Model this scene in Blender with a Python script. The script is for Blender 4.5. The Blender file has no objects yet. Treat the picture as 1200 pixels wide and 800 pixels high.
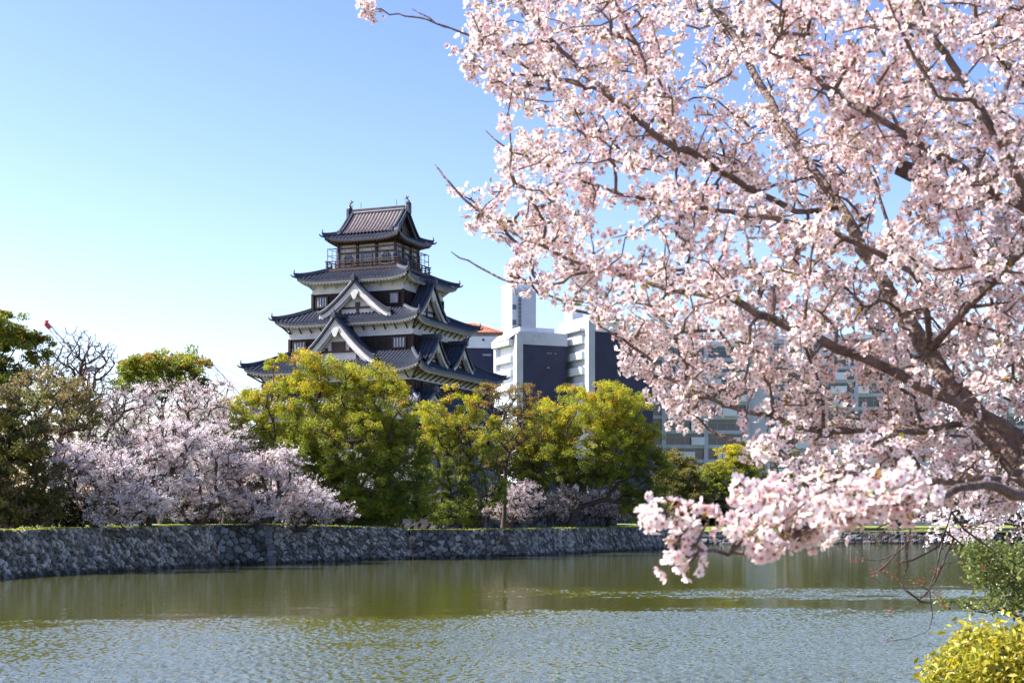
import bpy, math, random
import numpy as np
from mathutils import Vector, Matrix
random.seed(7); rng = np.random.default_rng(11)
R = math.radians
scene = bpy.context.scene
COL = scene.collection

# ------------------------------------------------------------------ camera, sky, sun, exposure
F = 1750.0; HZ = 608.0; EYE = 4.0
cd = bpy.data.cameras.new('camera'); cam = bpy.data.objects.new('camera', cd); COL.objects.link(cam)
cam.location = (0, 0, EYE); cam.rotation_euler = (R(90), 0, 0)
cd.sensor_width = 36; cd.lens = F/1200*36; cd.shift_y = (HZ-400)/1200
cd.clip_end = 6000
cd.dof.use_dof = True; cd.dof.focus_distance = 140; cd.dof.aperture_fstop = 9.5
scene.camera = cam

SUN_EL, SUN_AZ = 46, -87          # azimuth measured from +Y towards +X
w = bpy.data.worlds.new('World'); scene.world = w; w.use_nodes = True
nt = w.node_tree; nt.nodes.clear()
sky = nt.nodes.new('ShaderNodeTexSky'); sky.sky_type = 'NISHITA'; sky.sun_disc = False
sky.sun_elevation = R(SUN_EL); sky.sun_rotation = R(SUN_AZ)
sky.air_density = 1.0; sky.dust_density = 1.2; sky.ozone_density = 1.6; sky.altitude = 0
bg = nt.nodes.new('ShaderNodeBackground'); bg.inputs[1].default_value = 0.12
wo = nt.nodes.new('ShaderNodeOutputWorld')
tint = nt.nodes.new('ShaderNodeVectorMath'); tint.operation = 'MULTIPLY'; tint.inputs[1].default_value = (.46, .388, .40)   # cool clear spring air
gm = nt.nodes.new('ShaderNodeGamma'); gm.inputs[1].default_value = 1.55
nt.links.new(sky.outputs[0], gm.inputs[0]); nt.links.new(gm.outputs[0], tint.inputs[0]); nt.links.new(tint.outputs[0], bg.inputs[0]); nt.links.new(bg.outputs[0], wo.inputs[0])
sd = bpy.data.lights.new('sun', 'SUN'); sd.energy = 5.0; sd.angle = R(0.5); sd.color = (1, .955, .88)
sun = bpy.data.objects.new('sun', sd); COL.objects.link(sun)
sv = Vector((math.sin(R(SUN_AZ))*math.cos(R(SUN_EL)), math.cos(R(SUN_AZ))*math.cos(R(SUN_EL)), math.sin(R(SUN_EL))))
sun.rotation_euler = sv.to_track_quat('Z', 'Y').to_euler()
vs = scene.view_settings; vs.view_transform = 'Standard'; vs.look = 'None'; vs.exposure = 1.35; vs.gamma = 1
scene.cycles.max_bounces = 6; scene.cycles.transparent_max_bounces = 6

# ------------------------------------------------------------------ helpers
def P(px, py, Y):
    return np.array(((px-600)/F*Y, Y, EYE+(HZ-py)/F*Y))

def tag(o, label=None, cat=None, group=None, kind=None):
    if label: o['label'] = label
    if cat: o['category'] = cat
    if group: o['group'] = group
    if kind: o['kind'] = kind
    return o

def empty(name, loc, rz=0):
    o = bpy.data.objects.new(name, None); COL.objects.link(o)
    o.location = [float(v) for v in loc]; o.rotation_euler = (0, 0, rz); o.empty_display_size = .5
    return o

class MB:
    """collects faces; all groups become ONE mesh object"""
    def __init__(s): s.v = []; s.f = []; s.c = []; s.n = 0
    def add(s, verts, faces, col=None):
        verts = np.asarray(verts, float).reshape(-1, 3); faces = np.asarray(faces, int)
        s.v.append(verts); s.f.append(faces+s.n); s.n += len(verts)
        if col is None: col = (1, 1, 1)
        c = np.asarray(col, float)
        if c.ndim == 1: c = np.tile(c, (len(verts), 1))
        s.c.append(c)
    def box(s, c, d, rz=0, col=None, tilt=None):
        x, y, z = np.array(d)/2
        v = np.array([(-x,-y,-z),(x,-y,-z),(x,y,-z),(-x,y,-z),(-x,-y,z),(x,-y,z),(x,y,z),(-x,y,z)])
        if tilt is not None: v = v @ np.array(tilt).T
        if rz:
            a, b = math.cos(rz), math.sin(rz); v = v @ np.array([(a,b,0),(-b,a,0),(0,0,1)])
        s.add(v+np.array(c), [(0,3,2,1),(4,5,6,7),(0,1,5,4),(1,2,6,5),(2,3,7,6),(3,0,4,7)], col)
    def beam(s, a, b, wd, ht=None, col=None):
        a = Vector(a); b = Vector(b); ht = ht or wd
        d = b-a; L = d.length; q = d.to_track_quat('Z', 'Y').to_matrix()
        s.box((a+b)/2, (wd, ht, L), tilt=q, col=col)
    def grid(s, p, col=None):
        n, m = p.shape[:2]; i = np.arange(n*m).reshape(n, m)
        f = np.stack([i[:-1,:-1], i[:-1,1:], i[1:,1:], i[1:,:-1]], -1).reshape(-1, 4)
        s.add(p.reshape(-1,3), f, None if col is None else np.asarray(col).reshape(-1,3) if np.ndim(col)>1 else col)
    def tube(s, pts, rad, sides=6, col=None, cap=True):
        pts = np.asarray(pts, float); rad = np.broadcast_to(np.asarray(rad, float), (len(pts),))
        t = np.gradient(pts, axis=0); t /= np.linalg.norm(t, axis=1)[:, None]+1e-9
        ref = np.array((0.13, .21, 1.)) if abs(t[0][2]) < .8 else np.array((1., .1, .05))
        n1 = np.cross(t, ref); n1 /= np.linalg.norm(n1, axis=1)[:, None]+1e-9
        n2 = np.cross(t, n1)
        a = np.arange(sides)*2*math.pi/sides
        p = pts[:,None]+rad[:,None,None]*(np.cos(a)[None,:,None]*n1[:,None]+np.sin(a)[None,:,None]*n2[:,None])
        k = len(pts); i = np.arange(k*sides).reshape(k, sides); j = np.roll(i, -1, 1)
        f = np.stack([i[:-1], j[:-1], j[1:], i[1:]], -1).reshape(-1, 4)
        s.add(p.reshape(-1,3), f, col)
    def build(s, name, mat, parent=None, smooth=False, attr=False):
        V = np.concatenate(s.v); me = bpy.data.meshes.new(name)
        me.vertices.add(len(V)); me.vertices.foreach_set('co', V.ravel())
        ls = []; tot = []
        for f in s.f:
            ls.append(f.ravel()); tot.append(np.full(len(f), f.shape[1]))
        ls = np.concatenate(ls); tot = np.concatenate(tot)
        me.loops.add(len(ls)); me.loops.foreach_set('vertex_index', ls.astype(np.int32))
        me.polygons.add(len(tot)); st = np.concatenate([[0], np.cumsum(tot)[:-1]])
        me.polygons.foreach_set('loop_start', st.astype(np.int32))
        me.polygons.foreach_set('use_smooth', np.full(len(tot), bool(smooth)))
        me.update(calc_edges=True)
        if attr:
            at = me.color_attributes.new('col', 'FLOAT_COLOR', 'POINT')
            c = np.concatenate(s.c); at.data.foreach_set('color', np.c_[c, np.ones(len(c))].astype(np.float32).ravel())
        me.materials.append(mat)
        o = bpy.data.objects.new(name, me); COL.objects.link(o)
        if parent: o.parent = parent
        return o

# ------------------------------------------------------------------ materials
def newmat(name):
    m = bpy.data.materials.new(name); m.use_nodes = True; m.node_tree.nodes.clear(); return m
def mat(name, col, rough=.7, var=.15, scale=2., bump=.0, bscale=20., spec=.4, attr=False, metal=0, stretch=None):
    m = newmat(name); N = m.node_tree.nodes; L = m.node_tree.links
    b = N.new('ShaderNodeBsdfPrincipled'); o = N.new('ShaderNodeOutputMaterial'); L.new(b.outputs[0], o.inputs[0])
    b.inputs['Roughness'].default_value = rough; b.inputs['Specular IOR Level'].default_value = spec
    b.inputs['Metallic'].default_value = metal
    tc = N.new('ShaderNodeTexCoord'); mp = N.new('ShaderNodeMapping'); L.new(tc.outputs['Object'], mp.inputs[0])
    if stretch: mp.inputs['Scale'].default_value = stretch
    ns = N.new('ShaderNodeTexNoise'); ns.inputs['Scale'].default_value = scale; ns.inputs['Detail'].default_value = 6
    ns.inputs['Roughness'].default_value = .65; L.new(mp.outputs[0], ns.inputs[0])
    mr = N.new('ShaderNodeMapRange'); L.new(ns.outputs[0], mr.inputs[0])
    mr.inputs[1].default_value = .3; mr.inputs[2].default_value = .7
    mr.inputs[3].default_value = 1-var; mr.inputs[4].default_value = 1+var
    mx = N.new('ShaderNodeVectorMath'); mx.operation = 'MULTIPLY'
    if attr:
        a = N.new('ShaderNodeAttribute'); a.attribute_name = 'col'; L.new(a.outputs['Color'], mx.inputs[0])
    else: mx.inputs[0].default_value = col
    L.new(mr.outputs[0], mx.inputs[1]); L.new(mx.outputs[0], b.inputs['Base Color'])
    if bump:
        n2 = N.new('ShaderNodeTexNoise'); n2.inputs['Scale'].default_value = bscale; n2.inputs['Detail'].default_value = 5
        L.new(mp.outputs[0], n2.inputs[0]); bp = N.new('ShaderNodeBump'); bp.inputs['Strength'].default_value = bump
        bp.inputs['Distance'].default_value = .1; L.new(n2.outputs[0], bp.inputs['Height']); L.new(bp.outputs[0], b.inputs['Normal'])
    return m
def leafmat(name, trans=.4, rough=.5, spec=.35, boost=1.35):
    m = newmat(name); N = m.node_tree.nodes; L = m.node_tree.links
    b = N.new('ShaderNodeBsdfPrincipled'); o = N.new('ShaderNodeOutputMaterial')
    b.inputs['Roughness'].default_value = rough; b.inputs['Specular IOR Level'].default_value = spec
    a = N.new('ShaderNodeAttribute'); a.attribute_name = 'col'
    t = N.new('ShaderNodeBsdfTranslucent'); bst = N.new('ShaderNodeVectorMath'); bst.operation = 'SCALE'; bst.inputs['Scale'].default_value = boost; mx = N.new('ShaderNodeMixShader'); mx.inputs[0].default_value = trans
    L.new(a.outputs['Color'], b.inputs['Base Color']); L.new(a.outputs['Color'], bst.inputs[0]); L.new(bst.outputs[0], t.inputs[0])
    L.new(b.outputs[0], mx.inputs[1]); L.new(t.outputs[0], mx.inputs[2]); L.new(mx.outputs[0], o.inputs[0])
    return m
M = {}
M['leaf'] = leafmat('leaf', .42)
M['gloss_leaf'] = leafmat('gloss_leaf', .35, .35, .5)
M['petal'] = leafmat('petal', .34, .8, .1, 1.0)
M['bark'] = mat('bark', (.075, .055, .048), .9, .5, 6, .6, 30)
M['bark_near'] = mat('bark_near', (.21, .15, .125), .85, .55, 14, .9, 45, stretch=(1, 1, 1))
M['bark_pale'] = mat('bark_pale', (.14, .12, .11), .9, .4, 5, .5, 30)
M['stone'] = mat('stone', None, .85, .35, 5, .5, 18, attr=True, spec=.25)
M['grass'] = mat('grass', (.16, .19, .03), .9, .4, .5, .4, 5)
M['earth'] = mat('earth', (.13, .10, .07), .95, .3, .4, .4, 5)
M['tile'] = mat('tile', (.036, .044, .066), .48, .35, 1.5, .15, 30, spec=.45)
M['tile_brown'] = mat('tile_brown', (.115, .095, .1), .5, .3, 1.5, .15, 30, spec=.5)  # paler, browner tile for the upper part of the top roof
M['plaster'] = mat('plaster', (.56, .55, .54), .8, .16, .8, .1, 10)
M['soffit'] = mat('soffit', (.24, .235, .23), .85, .12, .8)  # plaster tone darkened, shade under the eaves is put into the colour
M['board'] = mat('board', (.022, .013, .012), .6, .4, 1.2, .3, 10, spec=.25, stretch=(1, 1, 6))
M['timber'] = mat('timber', (.045, .022, .017), .6, .3, 3, .2, 20)
M['glassd'] = mat('dark_glass', (.02, .03, .05), .12, .2, 1, 0, spec=.8)
M['metal'] = mat('dark_metal', (.035, .035, .045), .5, .2, 4)
M['conc'] = mat('concrete', (.42, .45, .52), .8, .12, .4, .1, 8)
M['white'] = mat('white_wall', (.62, .66, .72), .7, .08, .4, .05, 8)
M['navy'] = mat('navy_wall', (.022, .025, .065), .6, .25, .3, .1, 8)
M['redtile'] = mat('red_tile', (.36, .15, .09), .75, .3, 2, .3, 12)
M['panel'] = mat('balcony_panel', (.60, .66, .72), .35, .06, .5)
M['frame'] = mat('window_frame', (.30, .33, .36), .5, .1, 3)
M['red'] = mat('red_paint', (.45, .03, .02), .5, .2, 1)
M['steel'] = mat('steel', (.25, .26, .3), .5, .2, 2)

# ------------------------------------------------------------------ water
def water_mat():
    m = newmat('water'); N = m.node_tree.nodes; L = m.node_tree.links
    b = N.new('ShaderNodeBsdfPrincipled'); o = N.new('ShaderNodeOutputMaterial'); L.new(b.outputs[0], o.inputs[0])
    b.inputs['Base Color'].default_value = (.07, .075, .012, 1); b.inputs['IOR'].default_value = 1.38
    b.inputs['Roughness'].default_value = .05
    g = N.new('ShaderNodeNewGeometry'); sp = N.new('ShaderNodeSeparateXYZ'); L.new(g.outputs['Position'], sp.inputs[0])
    def math_(op, a, b_=None, c=None):
        n = N.new('ShaderNodeMath'); n.operation = op
        for i, x in enumerate((a, b_, c)):
            if x is None: continue
            if isinstance(x, (int, float)): n.inputs[i].default_value = x
            else: L.new(x, n.inputs[i])
        return n.outputs[0]
    def noise(scale, detail, stretch, rough=.6):
        mp = N.new('ShaderNodeMapping'); mp.inputs['Scale'].default_value = stretch; L.new(g.outputs['Position'], mp.inputs[0])
        n = N.new('ShaderNodeTexNoise'); n.inputs['Scale'].default_value = scale; n.inputs['Detail'].default_value = detail
        n.inputs['Roughness'].default_value = rough; L.new(mp.outputs[0], n.inputs[0]); return n.outputs[0]
    def ss(x, lo, hi, a=0., b_=1.):
        n = N.new('ShaderNodeMapRange'); n.interpolation_type = 'SMOOTHSTEP'; L.new(x, n.inputs[0])
        n.inputs[1].default_value = lo; n.inputs[2].default_value = hi; n.inputs[3].default_value = a; n.inputs[4].default_value = b_
        return n.outputs[0]
    at = N.new('ShaderNodeAttribute'); at.attribute_name = 'col'; sw = N.new('ShaderNodeSeparateXYZ'); L.new(at.outputs['Vector'], sw.inputs[0]); wind = sw.outputs[0]
    # heights in metres
    fine = noise(1., 3, (6.5, 1.5, 1), .6); mid = noise(1., 2, (1.6, .5, 1)); calm = noise(.8, 3, (.5, 1.6, 1)); calm2 = noise(4., 2, (.8, 1.2, 1))
    h = math_('ADD', math_('MULTIPLY', fine, .012), math_('MULTIPLY', mid, .01))
    rg = N.new('ShaderNodeMapRange'); L.new(wind, rg.inputs[0]); rg.inputs[3].default_value = .04; rg.inputs[4].default_value = .08; ig = N.new('ShaderNodeMapRange'); L.new(wind, ig.inputs[0]); ig.inputs[3].default_value = 1.36; ig.inputs[4].default_value = 3.8; L.new(ig.outputs[0], b.inputs['IOR']); L.new(rg.outputs[0], b.inputs['Roughness'])
    h = math_('MULTIPLY', h, wind)
    h2 = math_('ADD', math_('MULTIPLY', calm, .012), math_('MULTIPLY', calm2, .004))
    h = math_('ADD', h, h2)
    bp = N.new('ShaderNodeBump'); bp.inputs['Distance'].default_value = 1.; bp.inputs['Strength'].default_value = 1.
    L.new(h, bp.inputs['Height']); L.new(bp.outputs[0], b.inputs['Normal'])
    return m
# the wind ruffled part is real waves, the calm part a flat sheet round it
WSLOPE = .29
ys = [22.]
while ys[-1] < 104: ys.append(ys[-1]+.05+.0012*(ys[-1]-22))
ys = np.array(ys); U_ = np.linspace(-1, 1, 1000)
Yg = np.repeat(ys[:, None], 1000, 1); Xg = U_[None]*(.36*Yg+5)
def lowf(x, y, sc, n=14, seed=0, st=1.):
    q = np.random.default_rng(seed); o = np.zeros_like(x)
    for _ in range(n):
        k = q.uniform(.4, 1.6)/sc; a = q.uniform(0, 2*np.pi); o += np.sin((x*np.cos(a)+y*st*np.sin(a))*k*2*np.pi+q.uniform(0, 6.28))*q.uniform(.5, 1)
    return o/np.sqrt(n)*1.3
sst = lambda x, a, b: (lambda t: t*t*(3-2*t))(np.clip((x-a)/(b-a), 0, 1))
bigN = lowf(Xg, Yg, 22, seed=1); stN = lowf(Xg*.35, Yg, 4.5, 24, seed=2); fnN = lowf(Xg*.5, Yg, 1.3, 24, seed=5)
yy = Yg-8.5*sst(Xg, -20, 2)+bigN*1.6+stN*1.9+fnN*1.3
near_ = 1-sst(yy, 53, 63)
y2 = Yg+stN*1.6+fnN*1.4
band_ = sst(y2, 74, 78)*(1-sst(y2, 84, 90))*sst(Xg+stN*2.5, -7, 5)*(.75+.25*np.clip(fnN, -1, 1))
patch = np.clip(stN+.5*fnN-1.5, 0, 1)*.5*(Yg < 74)
windN = np.clip(np.maximum(np.maximum(near_, band_), patch), 0, 1)*(1-sst(Yg, 95, 102))*(1-sst(np.abs(U_)[None]+0*Yg, .93, 1))*sst(Yg, 22, 25)
H_ = np.zeros_like(Xg); q = np.random.default_rng(8)
for i in range(80):
    lam = .15*(3.4)**(q.random()**1.6); k = 2*np.pi/lam; a = q.normal(0, .95)+np.pi/2+.2
    H_ += np.sin((Xg*np.cos(a)+Yg*np.sin(a))*k+q.uniform(0, 6.28))*(WSLOPE*np.sqrt(2/80)/k)
gust = .9+.2*np.clip(lowf(Xg*.6, Yg, 7, seed=12), -1.4, 1.4)
H_ *= windN*gust; wc = np.repeat(windN[..., None], 3, 2)
mb = MB(); mb.grid(np.stack([Xg, Yg, H_], -1), wc)
def flat(p): mb.grid(np.array(p, float), (0, 0, 0))
e0, e1 = .36*ys[0]+5, .36*ys[-1]+5; y0_, y1_ = ys[0], ys[-1]
flat([[(-900, -80, 0), (900, -80, 0)], [(-900, y0_, 0), (900, y0_, 0)]]); flat([[(-900, y1_, 0), (900, y1_, 0)], [(-900, 420, 0), (900, 420, 0)]])
flat([[(-900, y0_, 0), (-e0, y0_, 0)], [(-900, y1_, 0), (-e1, y1_, 0)]]); flat([[(e0, y0_, 0), (900, y0_, 0)], [(e1, y1_, 0), (900, y1_, 0)]])
tag(mb.build('water', water_mat(), smooth=True, attr=True), kind='structure')

# ------------------------------------------------------------------ stone walls and ground
def stone_face(mb, b0, b1, t0, t1, res=.11, size=(.62, .5), slant=.5, depth=.16, tone=(.19, .19, .185), seed=0):
    r = np.random.default_rng(seed+5)
    b0, b1, t0, t1 = [np.asarray(v, float) for v in (b0, b1, t0, t1)]
    L = np.linalg.norm(b1-b0); H = np.linalg.norm(t0-b0)
    n = max(2, int(L/res)); m = max(2, int(H/res))
    U, V = np.meshgrid(np.linspace(0, 1, n), np.linspace(0, 1, m))
    base = (b0*(1-U[...,None])+b1*U[...,None])*(1-V[...,None])+(t0*(1-U[...,None])+t1*U[...,None])*V[...,None]
    x = U*L+V*H*slant; y = V*H
    gx = x/size[0]; gy = y/size[1]
    nx = int(gx.max())+4; ny = int(gy.max())+4
    jx = r.random((nx+4, ny+4))*.95; jy = r.random((nx+4, ny+4))*.95
    ix = np.floor(gx).astype(int); iy = np.floor(gy).astype(int)
    ds = []; ids = []
    for dx in (-1, 0, 1):
        for dy in (-1, 0, 1):
            cx = ix+dx+2; cy = iy+dy+2
            px = ix+dx+jx[cx, cy]; py = iy+dy+jy[cx, cy]
            ds.append(np.abs(gx-px)*.2+np.hypot(gx-px, gy-py)*.7+np.abs(gy-py)*.12); ids.append(cx*1000+cy)
    ds = np.stack(ds); ids = np.stack(ids); o = np.argsort(ds, 0)
    f1 = np.take_along_axis(ds, o[:1], 0)[0]; f2 = np.take_along_axis(ds, o[1:2], 0)[0]
    idd = np.take_along_axis(ids, o[:1], 0)[0]
    e = np.clip((f2-f1)/.15, 0, 1); e = e*e*(3-2*e)
    hsh = np.modf(np.sin(idd*12.9898+seed)*43758.5453)[0]; hsh = np.abs(hsh)
    h2 = np.abs(np.modf(np.sin(idd*78.233+seed)*12543.123)[0]); h3 = np.abs(np.modf(np.sin(idd*39.3+seed)*9543.13)[0])
    nrm = np.cross(b1-b0, t0-b0); nrm /= np.linalg.norm(nrm)
    disp = e*depth*(.5+.8*hsh)+e*(h2-.5)*(gy-np.floor(gy))*.12+e*(h3-.5)*(gx-np.floor(gx))*.14
    p = base+nrm*disp[...,None]
    c = np.array(tone)*(0.35+1.5*hsh**1.6)[...,None]*np.stack([1+.12*(h2-.5), np.ones_like(h2), 1-.15*(h2-.5)], -1)
    c = c*(.1+.9*e)[...,None]
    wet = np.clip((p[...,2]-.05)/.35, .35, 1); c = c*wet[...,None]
    mb.grid(p, c)

wl = [(-420, 720, 628.), (-120, 688, 624), (0, 677, 621.7), (258, 662, 615.7), (318, 660, 614.5), (480, 654.5, 618.5), (484, 654.5, 622), (607, 651.5, 620), (792, 642, 617)]
bot = []; top = []
for px, yb, yt in wl:
    d = EYE*F/(yb-HZ); a = P(px, yb, d); zt = EYE+(HZ-yt)/F*d
    bot.append(np.array((a[0], a[1], -.5))); top.append(np.array((a[0], a[1], zt)))
# pull the dressed projection's inner corner back a little
end = np.array((bot[-1][0]+9, bot[-1][1]+48, -.5)); bot.append(end); top.append(np.array((end[0], end[1], 2.9)))
for i in range(len(bot)):
    a = bot[max(0, i-1)]; b = bot[min(len(bot)-1, i+1)]; d = (b-a)[:2]; d /= np.linalg.norm(d)
    nb = np.array((-d[1], d[0])); h = top[i][2]+.5
    top[i][:2] += nb*h*.22
mwall = empty('moat_wall', (bot[3][0], bot[3][1], 0))
tag(mwall, 'long grey stone moat retaining wall of rough fitted stones below the cherry trees', 'stone wall')
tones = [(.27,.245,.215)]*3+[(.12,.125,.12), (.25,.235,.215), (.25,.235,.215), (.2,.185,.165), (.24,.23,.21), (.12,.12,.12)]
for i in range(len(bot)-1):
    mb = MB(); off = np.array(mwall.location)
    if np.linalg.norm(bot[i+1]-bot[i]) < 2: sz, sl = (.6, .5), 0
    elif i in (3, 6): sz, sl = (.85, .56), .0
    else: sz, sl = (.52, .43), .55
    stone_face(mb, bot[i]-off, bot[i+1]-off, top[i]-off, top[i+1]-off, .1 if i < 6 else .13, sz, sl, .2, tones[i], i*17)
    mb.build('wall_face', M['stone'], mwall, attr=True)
# pale dressed corner stones at the projection and coping stones
mb = MB()
c0, c1 = bot[4]-off, top[4]-off
for k in range(7):
    t = (k+.5)/7; q = c0*(1-t)+c1*t
    mb.box(q+np.array((.05, .12, 0)), (.9 if k % 2 else .6, .6 if k % 2 else .9, (c1-c0)[2]/7*.93), rz=.35, col=np.array((.2, .205, .21))*random.uniform(.75, 1.1))
mb.build('corner_stone', M['stone'], mwall, attr=True)
# castle island ground: front edge on the wall top, rises to the honmaru
mb = MB(); back = [np.array((t[0]*1.0, 420., 3.4)) for t in top]
back[0][0] = -420; back[-1][0] = 60
for k, b in enumerate(back): b[0] = np.interp(k, (0, len(back)-1), (-420, 60))
rows = []
for s in (0, .004, .1, .4, 1):
    rows.append([t*(1-s)+b*s+np.array((0, 0, .05 if 0 < s < .02 else 0)) for t, b in zip(top, back)])
mb.grid(np.array(rows)); tag(mb.build('ground', M['grass']), kind='structure')
# turf edge
mb = MB()
for i in range(1, len(top)-2):
    a, b = top[i], top[i+1]; n = int(np.linalg.norm(b-a)*26)
    if n < 5: continue
    t = rng.random(n)[:, None]; p = a*(1-t)+b*t; p[:, 1] += rng.random(n)*2.2+.1; p[:, 2] += .0
    h = rng.uniform(.06, .26, n)*(1 if i in (6, 7) else .8); wv = rng.normal(0, .05, (n, 2)); q = rng.normal(0, .06, (n, 2))
    v = np.stack([p+np.c_[-.05+wv, 0*h], p+np.c_[.05-wv, 0*h], p+np.c_[q, h]], 1)
    mb.add(v.reshape(-1, 3), np.arange(n*3).reshape(-1, 3), np.repeat(np.array((.22, .25, .03))*rng.uniform(.6, 1.3, (n, 1)), 3, 0))
tag(mb.build('grass', M['leaf'], attr=True), 'bright short turf along the top of the moat wall', 'grass', kind='stuff')

# far shore on the right
mb = MB()
fs = [P(800, 637, 238), P(868, 637, 241), P(1020, 637, 242), P(1500, 637, 245)]
def zz(p, z): return np.array((p[0], p[1], z))
g2 = np.array([[zz(p, 1.9)+np.array((0, 1.2, 0)) for p in fs], [zz(p, 2.5)+np.array((0, 12, 0)) for p in fs], [zz(p, 2.9)+np.array((0, 300, 0)) for p in fs]])
g2[:, -1, 0] += 700; g2[:, 0, 0] -= 3; g2[2, 0, 0] -= 30
mb.grid(g2); tag(mb.build('ground', M['grass']), kind='structure')
fw = empty('bank_wall', zz(fs[0], 0)); tag(fw, 'low dark stone bank wall along the far right shore', 'stone wall'); off = np.array(fw.location)
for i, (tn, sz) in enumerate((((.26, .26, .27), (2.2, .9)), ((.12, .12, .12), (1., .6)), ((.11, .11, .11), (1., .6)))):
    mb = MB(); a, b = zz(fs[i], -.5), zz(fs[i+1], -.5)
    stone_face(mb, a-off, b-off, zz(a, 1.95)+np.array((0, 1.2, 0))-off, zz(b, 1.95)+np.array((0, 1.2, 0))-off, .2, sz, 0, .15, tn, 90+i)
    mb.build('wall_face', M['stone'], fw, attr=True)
# far ground sheet to the horizon
mb = MB(); mb.grid(np.array([[(-3000, 415, 2.6), (3000, 415, 2.6)], [(-3000, 5000, 2.6), (3000, 5000, 2.6)]], float))
tag(mb.build('ground', M['earth']), kind='structure')
# near bank where the photographer stands
edge = [(-60, 3), (0, 5), (2.6, 8.2), (4.4, 13.5), (7.2, 20), (12.2, 34), (24, 60), (60, 90)]
mb = MB(); e = np.array([(x, y, 2.35) for x, y in edge], float)
e2 = np.array([(x, y, z) for (x, y), z in zip([(-60, -60), (0, -60), (40, -60), (80, -40), (140, 0), (200, 20), (260, 60), (300, 120)], [2.35]*8)], float)
mb.grid(np.stack([e, e2])); tag(mb.build('ground', M['earth']), kind='structure')
nw = empty('bank_wall', (edge[1][0], edge[1][1], 0)); tag(nw, 'stone wall holding up the near bank beside the water under the hedge', 'stone wall'); off = np.array(nw.location)
for i in range(1, len(edge)-1):
    mb = MB(); a, b = np.append(edge[i], -.5), np.append(edge[i+1], -.5)
    stone_face(mb, a-off, b-off, zz(a, 2.36)-off, zz(b, 2.36)-off, .12, (.7, .5), .2, .12, (.18, .18, .17), 50+i)
    mb.build('wall_face', M['stone'], nw, attr=True)
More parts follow.
